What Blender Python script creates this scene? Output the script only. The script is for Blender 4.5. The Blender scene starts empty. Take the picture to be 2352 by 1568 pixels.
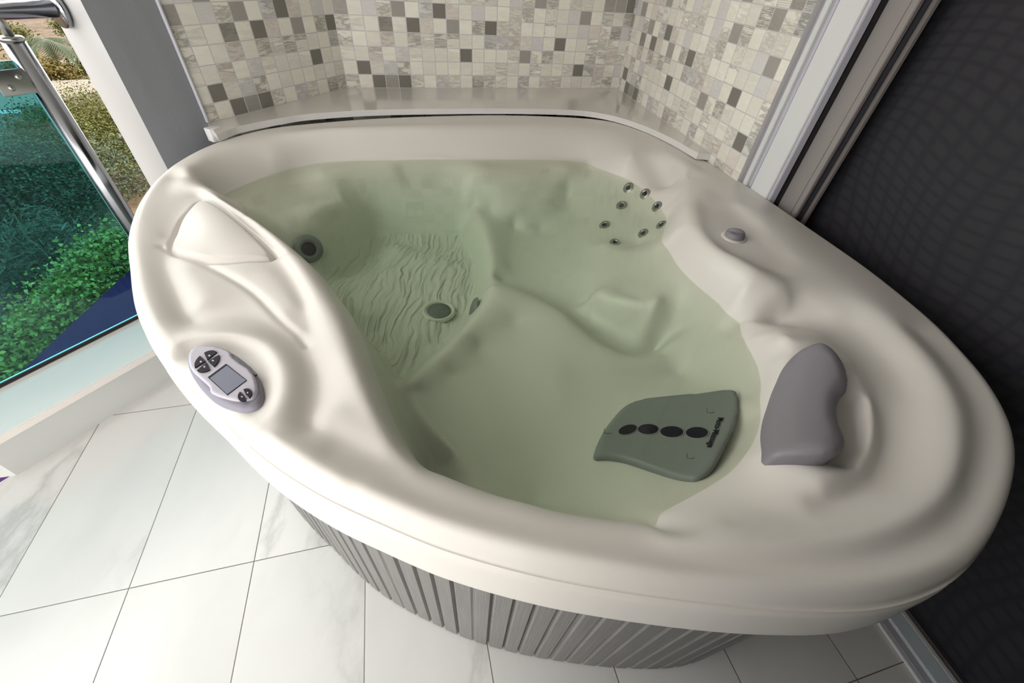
import bpy, bmesh, math, random
import numpy as np
from mathutils import Vector, Matrix
from mathutils.geometry import delaunay_2d_cdt
EXPO=0.; SKY_E=4.05; SUN_E=4.5
random.seed(7); rng=np.random.default_rng(7)
S=bpy.context.scene; COL=S.collection
# ------------------------------------------------------------------ camera
F=927.;PITCH=math.radians(43.5);ROLL=math.radians(-4.92);H=1.36
cp,sp=math.cos(PITCH),math.sin(PITCH)
fw=np.array([0,cp,-sp]);rt=np.array([1,0,0.]);dn=np.cross(fw,rt)
cr,sr=math.cos(ROLL),math.sin(ROLL)
RX=cr*rt+sr*dn; DY=-sr*rt+cr*dn
CAM=np.array([0,0,H])
def ray(u,v): return (u-1176)/F*RX+(v-784)/F*DY+fw
def at(u,v,z):
    d=ray(u,v); return CAM+(z-H)/d[2]*d
def onplane(u,v,p,dr):      # vertical plane through plan point p with plan direction dr -> 3D point
    n=np.array([-dr[1],dr[0],0]); d=ray(u,v)
    return CAM+((np.array([p[0],p[1],0])-CAM)@n)/(d@n)*d
camd=bpy.data.cameras.new('camera'); cam=bpy.data.objects.new('camera',camd); COL.objects.link(cam)
camd.sensor_width=36; camd.lens=F/2352*36; camd.clip_start=.02; camd.clip_end=300
M=Matrix.Identity(4)
for i in range(3):
    M[i][0]=RX[i]; M[i][1]=-DY[i]; M[i][2]=-fw[i]; M[i][3]=CAM[i]
cam.matrix_world=M
S.camera=cam
# ------------------------------------------------------------------ material helpers
def mat(name,col=(.8,.8,.8),rough=.5,metal=0.,coat=0.,spec=.5,**k):
    m=bpy.data.materials.new(name); m.use_nodes=True
    b=m.node_tree.nodes['Principled BSDF']
    b.inputs['Base Color'].default_value=(*col,1); b.inputs['Roughness'].default_value=rough
    b.inputs['Metallic'].default_value=metal; b.inputs['Coat Weight'].default_value=coat
    b.inputs['Specular IOR Level'].default_value=spec
    b.inputs['Coat Roughness'].default_value=k.get('coatr',.05)
    return m
class NT:
    def __init__(s,m): s.t=m.node_tree; s.b=s.t.nodes['Principled BSDF']
    def n(s,typ,**k):
        x=s.t.nodes.new(typ)
        for a,v in k.items():
            if a.startswith('i_'):
                key=a[2:]; key=int(key) if key.isdigit() else key.replace('_',' ')
                x.inputs[key].default_value=v
            else: setattr(x,a,v)
        return x
    def l(s,a,b): s.t.links.new(a,b)
    def math(s,op,a,b=None,c=None,clamp=False):
        x=s.t.nodes.new('ShaderNodeMath'); x.operation=op; x.use_clamp=clamp
        for i,v in enumerate((a,b,c)):
            if v is None: continue
            if hasattr(v,'is_linked'): s.l(v,x.inputs[i])
            else: x.inputs[i].default_value=v
        return x.outputs[0]
    def ramp(s,fac,stops,interp='LINEAR'):
        x=s.t.nodes.new('ShaderNodeValToRGB'); x.color_ramp.interpolation=interp
        e=x.color_ramp.elements
        while len(e)<len(stops): e.new(.5)
        for q,(p,c) in zip(e,stops): q.position=p; q.color=(*c,1) if len(c)==3 else c
        s.l(fac,x.inputs[0]); return x.outputs[0]
    def mix(s,f,a,b,mode='MIX'):
        x=s.t.nodes.new('ShaderNodeMix'); x.data_type='RGBA'; x.blend_type=mode
        for key,v in ((0,f),(6,a),(7,b)):
            if hasattr(v,'is_linked'): s.l(v,x.inputs[key])
            else: x.inputs[key].default_value=(*v,1) if isinstance(v,tuple) and len(v)==3 else v
        return x.outputs[2]
    def bump(s,h,strength=.3,dist=.001):
        x=s.n('ShaderNodeBump'); x.inputs['Strength'].default_value=strength; x.inputs['Distance'].default_value=dist
        s.l(h,x.inputs['Height']); s.l(x.outputs[0],s.b.inputs['Normal']); return x
def g3(v): return (v,v,v)
# ------------------------------------------------------------------ object helpers
def tag(o,label=None,cat=None,group=None,kind=None):
    if label: o['label']=label
    if cat: o['category']=cat
    if group: o['group']=group
    if kind: o['kind']=kind
    return o
def empty(name,loc=(0,0,0)):
    o=bpy.data.objects.new(name,None); o.location=loc; o.empty_display_size=.1; COL.objects.link(o); return o
def obj(name,me,material=None,parent=None,smooth=True):
    if isinstance(me,bmesh.types.BMesh):
        bm=me; me=bpy.data.meshes.new(name); bm.to_mesh(me); bm.free()
    o=bpy.data.objects.new(name,me); COL.objects.link(o)
    if material: me.materials.append(material)
    if smooth: me.polygons.foreach_set('use_smooth',[True]*len(me.polygons))
    if parent:
        o.parent=parent; o.matrix_parent_inverse=Matrix.Identity(4)
        w=parent; off=Vector((0,0,0))
        while w: off+=w.location; w=w.parent
        me.transform(Matrix.Translation(-off))
    return o
def pydata(name,v,f):
    me=bpy.data.meshes.new(name); me.from_pydata([tuple(map(float,p)) for p in v],[],[tuple(map(int,q)) for q in f]); me.update(); return me
def box(bm,c,size,rz=0,rot=None,bev=0):
    R=rot if rot is not None else Matrix.Rotation(rz,4,'Z')
    r=bmesh.ops.create_cube(bm,size=1,matrix=Matrix.Translation(c)@R@Matrix.Diagonal((*size,1)))
    if bev:
        es=set(e for v in r['verts'] for e in v.link_edges)
        bmesh.ops.bevel(bm,geom=list(es),offset=bev,segments=2,affect='EDGES',profile=.5)
def tube(bm,pts,r,seg=16,cap=True):
    pts=[Vector(p) for p in pts]; rings=[]
    up=None
    for i,p in enumerate(pts):
        t=(pts[min(i+1,len(pts)-1)]-pts[max(i-1,0)]).normalized()
        if up is None:
            up=t.orthogonal().normalized()
        up=(up-t*up.dot(t)).normalized(); s=t.cross(up)
        rr=r[i] if isinstance(r,(list,tuple)) else r
        rr=float(rr)
        rings.append([bm.verts.new(p+rr*(math.cos(a)*up+math.sin(a)*s)) for a in [2*math.pi*k/seg for k in range(seg)]])
    for a,b in zip(rings,rings[1:]):
        for k in range(seg): bm.faces.new((a[k],a[(k+1)%seg],b[(k+1)%seg],b[k]))
    if cap: bm.faces.new(rings[0][::-1]); bm.faces.new(rings[-1])
def lathe(prof,seg=48,c=(0,0,0),n=(0,0,1),sx=1,sy=1,xdir=None):
    """profile of (radius,height) spun about n through c"""
    bm=bmesh.new(); n=Vector(n).normalized()
    x=Vector(xdir) if xdir is not None else n.orthogonal(); x=(x-n*x.dot(n)).normalized(); y=n.cross(x); c=Vector(c)
    rings=[]
    for r,h in prof:
        r=float(r);h=float(h)
        if r<1e-6: rings.append([bm.verts.new(c+n*h)])
        else: rings.append([bm.verts.new(c+n*h+r*(sx*math.cos(2*math.pi*k/seg)*x+sy*math.sin(2*math.pi*k/seg)*y)) for k in range(seg)])
    for a,b in zip(rings,rings[1:]):
        for k in range(seg):
            k2=(k+1)%seg
            if len(a)==1: bm.faces.new((a[0],b[k],b[k2]))
            elif len(b)==1: bm.faces.new((a[k],a[k2],b[0]))
            else: bm.faces.new((a[k],a[k2],b[k2],b[k]))
    bmesh.ops.recalc_face_normals(bm,faces=bm.faces); return bm
def catmull(P,n=8,closed=False):
    P=[np.array(p,float) for p in P]; m=len(P); out=[]
    for i in range(m if closed else m-1):
        if closed: a,b,c,d=P[(i-1)%m],P[i],P[(i+1)%m],P[(i+2)%m]
        else:
            b,c=P[i],P[i+1]; a=P[i-1] if i>0 else 2*b-c; d=P[i+2] if i+2<m else 2*c-b
        # centripetal-ish: uniform with reduced tension
        for t in np.arange(n)/n:
            out.append(.5*((2*b)+(-a+c)*t+(2*a-5*b+4*c-d)*t*t+(-a+3*b-3*c+d)*t**3))
    if not closed: out.append(P[-1])
    return np.array(out)
def resample(Q,step,closed=False):
    if closed: Q=np.vstack([Q,Q[:1]])
    d=np.r_[0,np.cumsum(np.linalg.norm(np.diff(Q[:,:2],axis=0),axis=1))]
    n=max(2,int(round(d[-1]/step))+1); s=np.linspace(0,d[-1],n)
    R=np.stack([np.interp(s,d,Q[:,k]) for k in range(Q.shape[1])],1)
    return R[:-1] if closed else R
def pts3(P,z=None):
    return np.array([at(p[0],p[1],p[2] if len(p)>2 else z) for p in P])
def sdist(X,Y,poly):        # signed distance (inside positive) to closed plan polygon
    x=X.ravel();y=Y.ravel(); d=np.full(x.shape,1e9); ins=np.zeros(x.shape,bool)
    n=len(poly)
    for i in range(n):
        a=poly[i];b=poly[(i+1)%n]; e=b-a; L=e@e+1e-12
        t=np.clip(((x-a[0])*e[0]+(y-a[1])*e[1])/L,0,1)
        d=np.minimum(d,(x-a[0]-t*e[0])**2+(y-a[1]-t*e[1])**2)
        c=((a[1]>y)!=(b[1]>y))
        if abs(b[1]-a[1])>1e-12: ins^=c&(x<(b[0]-a[0])*(y-a[1])/(b[1]-a[1])+a[0])
    return (np.sqrt(d)*np.where(ins,1,-1)).reshape(X.shape)
def ldist(X,Y,line):        # distance to open polyline
    x=X.ravel();y=Y.ravel(); d=np.full(x.shape,1e9)
    for a,b in zip(line[:-1],line[1:]):
        e=b-a; L=e@e+1e-12
        t=np.clip(((x-a[0])*e[0]+(y-a[1])*e[1])/L,0,1)
        d=np.minimum(d,(x-a[0]-t*e[0])**2+(y-a[1]-t*e[1])**2)
    return np.sqrt(d).reshape(X.shape)
def sstep(x,a,b):
    t=np.clip((x-a)/(b-a),0,1); return t*t*(3-2*t)
# ------------------------------------------------------------------ materials
acr=mat('pearl_acrylic',(.66,.63,.585),.42,coat=.20,coatr=.16,spec=.33)
t=NT(acr)
nz=t.n('ShaderNodeTexNoise',i_Scale=900.,i_Detail=1.)
t.l(t.mix(t.math('MULTIPLY',nz.outputs[0],.08),(.68,.655,.61),(.60,.575,.535)),t.b.inputs['Base Color'])
grey_soft=mat('soft_grey_plastic',(.225,.21,.235),.55)
pad=mat('grey_jet_panel_plastic',(.21,.225,.225),.45)
dark=mat('black_plastic',(.014,.013,.02),.5,spec=.15)
chrome=mat('polished_steel',(.32,.33,.35),.18,metal=1.)
steel=mat('brushed_steel',(.35,.35,.34),.3,metal=1.)
jetm=mat('jet_steel',(.35,.36,.34),.2,metal=.9)
white_plastic=mat('white_sealant',(.75,.74,.74),.5)
wfr=mat('white_powdercoat',(.66,.67,.67),.4)
lav=mat('lavender_grey_powdercoat',(.5,.5,.56),.4)
beige=mat('taupe_anodised_aluminium',(.30,.275,.265),.4,metal=.2)
dgrey=mat('dark_grey_aluminium',(.07,.07,.08),.4)
rub=mat('black_rubber_and_shade',(.008,.008,.01),.6)  # rubber parts; also stands for shade in the door gap and interior
colg=mat('grey_painted_column',(.17,.18,.205),.5)
t=NT(colg); nz=t.n('ShaderNodeTexNoise',i_Scale=6.,i_Detail=8.); t.l(t.mix(nz.outputs[0],(.22,.23,.255),(.27,.28,.30)),t.b.inputs['Base Color'])
sp2=t.n('ShaderNodeTexNoise',i_Scale=45.); t.bump(sp2.outputs[0],.15,.002)
ctlm=mat('pale_lilac_plastic',(.50,.485,.55),.45,spec=.25)
ctlrim=mat('lilac_grey_plastic',(.26,.25,.30),.45,spec=.25)
lcd=mat('grey_display',(.20,.215,.28),.4,spec=.2)
def marble(name,base,vein,scale=1.,tile=None,rough=.22,vs=1.):
    m=mat(name,base,rough,coat=.0); t=NT(m)
    tc=t.n('ShaderNodeTexCoord'); src=tc.outputs['Object']
    n1=t.n('ShaderNodeTexNoise',i_Scale=1.6*scale,i_Detail=8.,i_Roughness=.6)
    mp=t.n('ShaderNodeMapping'); mp.inputs['Rotation'].default_value=(0,0,.6); mp.inputs['Scale'].default_value=(1.,.45,1.); t.l(src,mp.inputs[0])
    co=mp.outputs[0]
    if tile:
        # each tile is cut from another part of the slab
        a,b,pa,pb,oa,ob=tile
        sx=t.n('ShaderNodeSeparateXYZ'); t.l(src,sx.inputs[0])
        A=t.math('ADD',t.math('MULTIPLY',sx.outputs[0],a[0]),t.math('MULTIPLY',sx.outputs[1],a[1]))
        B=t.math('ADD',t.math('MULTIPLY',sx.outputs[0],b[0]),t.math('MULTIPLY',sx.outputs[1],b[1]))
        A=t.math('DIVIDE',t.math('SUBTRACT',A,oa),pa); B=t.math('DIVIDE',t.math('SUBTRACT',B,ob),pb)
        cx=t.n('ShaderNodeCombineXYZ'); t.l(t.math('FLOOR',A),cx.inputs[0]); t.l(t.math('FLOOR',B),cx.inputs[1])
        wn=t.n('ShaderNodeTexWhiteNoise'); t.l(cx.outputs[0],wn.inputs[0])
        vm=t.n('ShaderNodeVectorMath',operation='MULTIPLY_ADD'); t.l(wn.outputs[1],vm.inputs[0]); vm.inputs[1].default_value=(9,9,9); t.l(co,vm.inputs[2]); co=vm.outputs[0]
        fa=t.math('FRACT',A); fb=t.math('FRACT',B)
        da=t.math('MULTIPLY',t.math('MINIMUM',fa,t.math('SUBTRACT',1.,fa)),pa)
        db=t.math('MULTIPLY',t.math('MINIMUM',fb,t.math('SUBTRACT',1.,fb)),pb)
        dd=t.math('MINIMUM',da,db)
        grout=t.math('LESS_THAN',dd,.0013)
    t.l(co,n1.inputs['Vector'])
    wv=t.math('ABSOLUTE',t.math('SUBTRACT',n1.outputs[0],.5))
    v1=t.ramp(wv,[(0,g3(1)),(.015*vs,g3(.55)),(.05*vs,g3(0))])
    n2=t.n('ShaderNodeTexNoise',i_Scale=.9*scale,i_Detail=3.); t.l(co,n2.inputs['Vector'])
    msk=t.ramp(n2.outputs[0],[(.46,g3(0)),(.62,g3(1))])
    n3=t.n('ShaderNodeTexNoise',i_Scale=3.*scale,i_Detail=5.); t.l(co,n3.inputs['Vector'])
    cl=t.ramp(n3.outputs[0],[(.45,g3(0)),(.75,g3(.35))])
    f=t.math('ADD',t.math('MULTIPLY',v1,msk),t.math('MULTIPLY',cl,.9),clamp=True)
    c=t.mix(t.math('MULTIPLY',f,.62),base,vein)
    if tile:
        c=t.mix(grout,c,(.20,.175,.14)); 
        t.bump(t.math('MINIMUM',dd,.002),.5,.6)
    t.l(c,t.b.inputs['Base Color']); return m
TA=(-.297,.955);TB=(.955,.297)
floor_m=marble('white_marble_floor_tiles',(.73,.72,.70),(.42,.42,.40),1.6,tile=(TA,TB,.6665,.3207,-.09,.0715))
sill_m=marble('polished_white_marble',(.88,.82,.77),(.40,.44,.46),1.1,rough=.12)
curb_m=marble('grey_veined_marble',(.60,.61,.59),(.30,.31,.28),1.2,rough=.2)
ledge_m=mat('grey_quartz_ledge',(.40,.385,.36),.13,coat=.5)
t=NT(ledge_m); nz=t.n('ShaderNodeTexNoise',i_Scale=5.,i_Detail=6.); t.l(t.mix(nz.outputs[0],(.60,.585,.545),(.70,.68,.64)),t.b.inputs['Base Color'])
ledge_edge=mat('polished_ledge_edge',(.70,.69,.68),.25)
def mosaic(name):
    m=mat(name,(.7,.7,.65),.28,spec=.4); t=NT(m)
    uv=t.n('ShaderNodeUVMap'); sx=t.n('ShaderNodeSeparateXYZ'); t.l(uv.outputs[0],sx.inputs[0])
    A=t.math('DIVIDE',sx.outputs[0],.0650); B=t.math('DIVIDE',sx.outputs[1],.0588)
    cx=t.n('ShaderNodeCombineXYZ'); t.l(t.math('FLOOR',A),cx.inputs[0]); t.l(t.math('FLOOR',B),cx.inputs[1])
    w1=t.n('ShaderNodeTexWhiteNoise'); t.l(cx.outputs[0],w1.inputs[0])
    w2=t.n('ShaderNodeTexWhiteNoise'); 
    vo=t.n('ShaderNodeVectorMath',operation='ADD'); t.l(cx.outputs[0],vo.inputs[0]); vo.inputs[1].default_value=(37.3,11.7,5.1); t.l(vo.outputs[0],w2.inputs[0])
    base=t.ramp(w1.outputs[0],[(0,(.83,.81,.72)),(.22,(.78,.76,.68)),(.40,(.86,.84,.75)),(.55,(.68,.67,.65)),(.66,(.74,.69,.62)),(.78,(.78,.76,.68)),(.90,(.36,.34,.31)),(.955,(.20,.19,.165))],'CONSTANT')
    # veins in a tile: own direction and own amount
    vm=t.n('ShaderNodeVectorMath',operation='MULTIPLY_ADD'); t.l(w2.outputs[1],vm.inputs[0]); vm.inputs[1].default_value=(13,13,13); t.l(uv.outputs[0],vm.inputs[2])
    mp=t.n('ShaderNodeMapping'); t.l(vm.outputs[0],mp.inputs[0]); mp.inputs['Scale'].default_value=(.7,3.2,1); mp.inputs['Rotation'].default_value=(0,0,.9)
    nz=t.n('ShaderNodeTexNoise',i_Scale=9.,i_Detail=5.,i_Roughness=.6,i_Distortion=.25); t.l(mp.outputs[0],nz.inputs['Vector'])
    vn=t.ramp(nz.outputs[0],[(.42,g3(0)),(.5,g3(1)),(.56,g3(.25)),(.66,g3(.9)),(.7,g3(.0))])
    amt=t.ramp(w2.outputs[0],[(0,g3(.04)),(.45,g3(.12)),(.62,g3(.35)),(.82,g3(.6)),(1,g3(.8))])
    c=t.mix(t.math('MULTIPLY',vn,amt),base,(.20,.185,.15))
    # ribbed tiles now and then
    rb=t.math('SINE',t.math('MULTIPLY',sx.outputs[1],1150.)); isr=t.math('GREATER_THAN',w2.outputs[0],.9)
    c=t.mix(t.math('MULTIPLY',t.math('MULTIPLY',isr,t.math('GREATER_THAN',rb,.1)),.35),c,(.2,.19,.16))
    fa=t.math('FRACT',A); fb=t.math('FRACT',B)
    d=t.math('MINIMUM',t.math('MINIMUM',fa,t.math('SUBTRACT',1.,fa)),t.math('MINIMUM',fb,t.math('SUBTRACT',1.,fb)))
    gr=t.math('LESS_THAN',d,.028)
    c=t.mix(gr,c,(.58,.56,.57)); t.l(c,t.b.inputs['Base Color'])
    t.l(t.math('ADD',t.math('MULTIPLY',gr,.4),.3),t.b.inputs['Roughness'])
    t.bump(t.math('MINIMUM',d,.06),.6,.01)
    return m
mos=mosaic('marble_mosaic')
plaster=mat('white_render',(.72,.72,.70),.7)
ceil_m=mat('white_ceiling_paint',(.84,.83,.81),.8)
skirt_m=mat('grey_wood_grain_panel',(.21,.205,.195),.5)
t=NT(skirt_m); tc=t.n('ShaderNodeUVMap')
mp=t.n('ShaderNodeMapping'); t.l(tc.outputs[0],mp.inputs[0]); mp.inputs['Scale'].default_value=(70,1.6,1)
nz=t.n('ShaderNodeTexNoise',i_Scale=4.,i_Detail=4.,i_Distortion=.6); t.l(mp.outputs[0],nz.inputs['Vector'])
t.l(t.mix(nz.outputs[0],(.12,.117,.112),(.245,.238,.228)),t.b.inputs['Base Color']); t.bump(nz.outputs[0],.4,.002)
# ------------------------------------------------------------------ tub: outline
ZC=.80; ZW=.70
OUT=[(283,540,.80),(287,610,.80),(300,680,.79),(325,745,.785),(362,800,.78),(420,868,.77),(490,935,.765),(560,1006,.765),(645,1074,.765),(754,1140,.765),(862,1190,.765),(971,1237,.765),(1043,1263,.765),(1152,1295,.765),(1300,1330,.765),(1500,1363,.765),(1717,1388,.765),(1900,1396,.765),(2030,1388,.765),(2150,1350,.77),(2240,1285,.78),(2303,1195,.785),(2339,1100,.79),(2348,1020,.795),(2335,950,.80),(2290,875,.80),(2230,805,.80),(2150,728,.80),(2000,610,.80),(1850,508,.80),(1765,450,.80),(1700,408,.80),(1620,362,.80),(1540,318,.80),(1480,292,.80),(1400,274,.80),(1300,265,.80),(1150,260,.80),(1000,262,.80),(850,268,.80),(700,280,.80),(600,293,.80),(500,320,.80),(430,350,.80),(360,395,.80),(320,440,.80),(297,485,.80)]
O3=pts3(OUT); OP=resample(catmull([tuple(p[:2]) for p in O3],10,True),.02,True)
CEN=np.array([-.1,1.08])
# ------------------------------------------------------------------ tub: contour lines of the moulded shell
LINES=[]
def Ln(z,P,w=1): LINES.append(np.array([(*p[:2],p[2] if len(p)>2 else z) for p in P],float))
# outer crest all round, a little inside the outline
INS=.03
def inset(poly,d):
    n=len(poly); t=np.roll(poly,-3,0)-np.roll(poly,3,0); t/=np.linalg.norm(t,axis=1)[:,None]
    nn=np.stack([-t[:,1],t[:,0]],1)
    if ((CEN-poly)*nn).sum()<0: nn=-nn
    return poly+nn*d
EXTRA=[]  # plan points with z
OPZ=resample(catmull([tuple(p) for p in O3],10,True),.015,True)
for p in OPZ: EXTRA.append((p[0],p[1],min(.797,p[2]+.018)))
# left island
Ln(.80,[(325,470),(318,553),(335,640),(365,720),(392,772)])
Ln(0,[(398,408,.785),(372,476,.781),(369,553,.777),(390,630,.773),(413,683,.769),(438,733,.765)])
Ln(.778,[(402,600),(425,650),(452,705)])
Ln(.766,[(457,448),(415,494),(385,545)])
Ln(.7745,[(484,461),(530,492),(587,542),(610,565),(645,583)])
Ln(.772,[(480,610),(530,640),(587,678),(644,736),(678,765)])
Ln(.776,[(560,625),(610,620),(655,660),(680,700)])
Ln(.770,[(464,450),(514,473),(568,507),(606,549),(637,587),(667,637),(698,706),(713,767),(721,820)])
Ln(.790,[(418,404),(450,424),(480,441),(507,458),(560,488),(615,528),(660,570),(690,610),(720,670),(755,750),(785,840),(815,930),(860,1000)])
E1=[(505,452,.782),(600,515,.774),(690,588,.765),(740,650,.765),(790,730,.765),(830,830,.765),(870,930,.765),(905,1000,.765),(945,1056,.765),(985,1088,.765)]
Ln(0,E1)
# dome round the control panel
Ln(.768,[(445,742),(472,733),(530,729),(587,735),(625,748),(660,770),(690,800),(715,845),(722,900),(715,950),(722,985)])
Ln(.800,[(385,800),(430,778),(480,764),(550,762),(610,780),(650,820),(662,880),(650,930),(615,985),(580,1003)])
Ln(.797,[(388,812),(434,786),(491,778),(545,781),(597,800),(628,840),(636,882),(622,938),(584,988)])
Ln(.782,[(400,822),(438,800),(491,791),(545,795),(587,812),(608,842),(614,882),(604,930),(574,972)])
Ln(.781,[(440,850),(500,870),(560,900),(480,830),(540,930)])
# front rim: crest, valley
Ln(.800,[(560,992),(650,1052),(754,1113),(862,1162),(971,1207),(1100,1246),(1300,1295),(1500,1330),(1717,1348),(1850,1350),(2000,1340),(2120,1310),(2200,1265)])
Ln(.778,[(735,965),(775,1000),(862,1042),(927,1074)])
Ln(.785,[(760,960),(820,1000),(880,1035)])
FE=[(985,1089,.772),(1116,1139,.772),(1200,1162,.772),(1300,1188,.772),(1400,1204,.772),(1505,1214,.772)]
Ln(0,FE)
Ln(.793,[(760,1045),(900,1110),(1000,1150),(1150,1195),(1300,1232),(1500,1272),(1700,1296),(1850,1298),(2000,1283),(2110,1240),(2190,1170),(2232,1080),(2246,1000,.794),(2232,930,.796),(2185,848,.798),(2110,768,.799)])
# far rim
for L_ in LINES:
    L_[:,2]=np.where(L_[:,2]>0,.785+(L_[:,2]-.785)*.62,L_[:,2])
NFIX=len(LINES)
Ln(.800,[(430,385),(450,362),(500,336),(600,308),(700,296),(850,288),(1000,283),(1200,279),(1350,279),(1440,293),(1530,332),(1600,378),(1660,420)])
Ln(.793,[(432,398),(455,376),(500,350),(600,322),(700,309),(850,303),(1000,300),(1200,295),(1350,294),(1415,306),(1470,330)])
Ln(.715,[(620,392),(750,362),(1000,356),(1200,356),(1300,360),(1350,370)])
WL=[(505,451),(560,425),(620,402),(680,384),(750,373),(850,369),(1000,367),(1200,366.5),(1280,368),(1314,370),(1352,376.5),(1377,387.7),(1425,405),(1460,423),(1486,443.5),(1505,462.6),(1521,485),(1532,504),(1527,526),(1521,545.5),(1521,556),(1537,577),(1556,609),(1585,641),(1617,670),(1648,695),(1671,721),(1693,737),(1703,750),(1702,765),(1719,799),(1740,841.5),(1749.5,891),(1750.6,929.5),(1747.6,968),(1732,1014),(1713,1044),(1682.5,1079),(1629,1117),(1568,1151),(1518,1178),(1510,1193),(1505,1213)]
Ln(ZW,WL)
# neck jet alcove
Ln(.795,[(1457,350),(1505,349),(1547,369),(1572,400)])
Ln(.747,[(1470,376),(1500,379),(1530,396),(1549,422)])
Ln(0,[(1450,357,.775),(1434,378,.750),(1425,398,.715)])
Ln(0,[(1567,412,.780),(1549,440,.755),(1537,468,.725)])
Ln(.790,[(1583,405),(1574,440),(1560,480),(1549,515),(1540,540)])
# plateau with the knob and its inner ridge
Ln(.788,[(1585,440),(1572,491),(1590,542),(1619,585),(1658,614),(1705,632)])
Ln(.790,[(1620,470),(1625,520),(1660,570),(1720,600),(1780,625)])
Ln(.793,[(1640,440),(1720,510),(1755,560),(1800,595)])
# shoulder between seat and headrest
Ln(.779,[(1712,662),(1760,688),(1805,702)])
Ln(.758,[(1713,742),(1740,728),(1780,718),(1830,716),(1880,722)])
Ln(.748,[(1735,775),(1760,750),(1800,748)])
# right crest ridge and the bowl of the headrest
Ln(.802,[(1700,470),(1800,560),(1870,618),(1950,672),(2030,730),(2090,782),(2145,850),(2180,910),(2197,970),(2200,1040),(2188,1095),(2150,1145),(2090,1188),(2000,1218),(1900,1235,.801),(1800,1243,.800),(1650,1244,.797),(1530,1238,.790)])
Ln(0,[(1860,688,.777),(1900,708,.774),(1950,738,.772)])
Ln(.773,[(1985,765),(2045,830),(2085,900),(2100,970),(2095,1040),(2060,1110),(2000,1150),(1920,1185),(1820,1205),(1700,1205)])
Ln(.764,[(1813,757),(1874,763),(1920,788),(1969,841),(2000,899),(2013,960),(2011,1025),(1989,1082),(1950,1125),(1912,1144),(1840,1152)])
Ln(.776,[(1800,772),(1860,772),(1910,795),(1955,845),(1982,900),(1993,960),(1990,1020),(1968,1070),(1930,1105),(1890,1118)])
Ln(.748,[(1960,890),(1972,960),(1960,1030),(1930,1075)])
Ln(.742,[(1780,830),(1760,900),(1765,980),(1760,1040)])
Ln(.748,[(1850,860),(1870,950),(1850,1030)])
# ---- below the water line
ZF=.45
Ln(.655,[(928,395.6),(970,390),(1016,392),(1051,399),(1075,413),(1110,420),(1163,424),(1216,422),(1268,413),(1321,403),(1356,395.6)])
Ln(.60,[(1105,441),(1130,444),(1163,446),(1216,443),(1268,434),(1303,420)])
Ln(.59,[(820,445),(900,442),(1000,442),(1060,446)])
Ln(.685,[(740,396),(820,388),(900,386)])
Ln(ZF,[(745,614),(787,585),(853,533),(900,528),(980,530),(1057,536),(1065,550),(1082,578),(1092,617),(1091,659),(1082,694),(1062,738),(1030,784),(980,830),(925,872),(887,835),(850,793)])
Ln(ZF,[(900,560),(950,620),(960,700),(930,800),(1008,713),(860,640),(1040,600),(1040,680),(800,640),(850,720)])
Ln(.515,[(1087,472),(1091,497),(1103,532),(1117,574),(1128,617),(1130,640)])
Ln(.545,[(1125,477),(1163,487),(1216,485),(1261,475),(1303,440)])
Ln(.492,[(1180,520),(1170,580),(1172,630)]); Ln(.492,[(1240,530),(1250,600),(1258,655)]); Ln(.55,[(1330,500),(1340,560),(1340,620)])
Ln(.62,[(1400,470),(1440,510),(1470,560)]); Ln(.60,[(1380,560),(1450,590),(1500,620)])
Ln(.665,[(1440,425),(1480,465),(1500,500),(1500,545)])
Ln(.552,[(1131,655),(1163,659),(1198,673),(1251,697),(1293,718),(1321,746),(1356,778),(1391,802),(1426,820),(1461,828),(1496,826),(1531,816)])
Ln(.488,[(1150,645),(1190,655),(1251,682),(1300,705),(1330,738),(1366,768),(1401,792),(1436,806),(1470,812),(1505,806)])
Ln(.55,[(1124,662),(1110,697),(1075,746),(1033,792),(988,834),(953,866),(939,883)])
Ln(.60,[(1363,672),(1363,680),(1391,694),(1426,707),(1461,716),(1496,723)])
Ln(.52,[(1350,690),(1380,708),(1426,722),(1470,732)]); 
Ln(.535,[(943,900),(962,935),(1000,992),(1060,1055),(1110,1092),(1160,1122),(1230,1158)])
Ln(.525,[(962,903),(985,950),(1020,1000),(1075,1055),(1125,1090),(1180,1118)])
Ln(.515,[(1100,800),(1150,880),(1200,960),(1260,1040)]); Ln(.535,[(1180,740),(1230,820),(1290,900)])
Ln(.520,[(1040,860),(1080,930),(1130,1000)])
Ln(.535,[(1330,860),(1340,950),(1350,1040)]); Ln(.545,[(1420,860),(1500,870),(1560,860)])
Ln(.47,[(948,955),(985,1010),(1030,1060)])
Ln(.61,[(1570,930),(1570,1060)])
Ln(0,[(1425,672,.605),(1470,685,.62),(1510,690,.64)]); Ln(.56,[(1535,790),(1560,760)])
# shelf and jet wall on the left
Ln(.635,[(628,497),(657,482),(729,461),(789,457)])
Ln(.60,[(672,530),(700,522),(749,505),(776,484)])
Ln(.58,[(700,540),(730,526),(770,505),(800,480)])
PXL=[];OWN=[];FIX=[]
for k_,L in enumerate(LINES):
    Q=catmull(L,8) if len(L)>2 else L
    P=np.array([at(*q)for q in Q]); d_=np.r_[0,np.cumsum(np.linalg.norm(np.diff(P[:,:2],axis=0),axis=1))]
    n_=max(2,int(round(d_[-1]/.016))+1); s_=np.linspace(0,d_[-1],n_)
    R_=np.stack([np.interp(s_,d_,Q[:,c]) for c in range(3)],1)
    PXL.append(R_); OWN+= [k_]*len(R_); FIX+=[k_<NFIX or abs(L[:,2].max()-ZF)<1e-6 or (abs(L[0][2]-ZW)<1e-6 and len(L)>30) or (abs(L[:,2].max()-.80)<.003)]*len(R_)
PXL=np.vstack(PXL);OWN=np.array(OWN);FIX=np.array(FIX)
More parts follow.
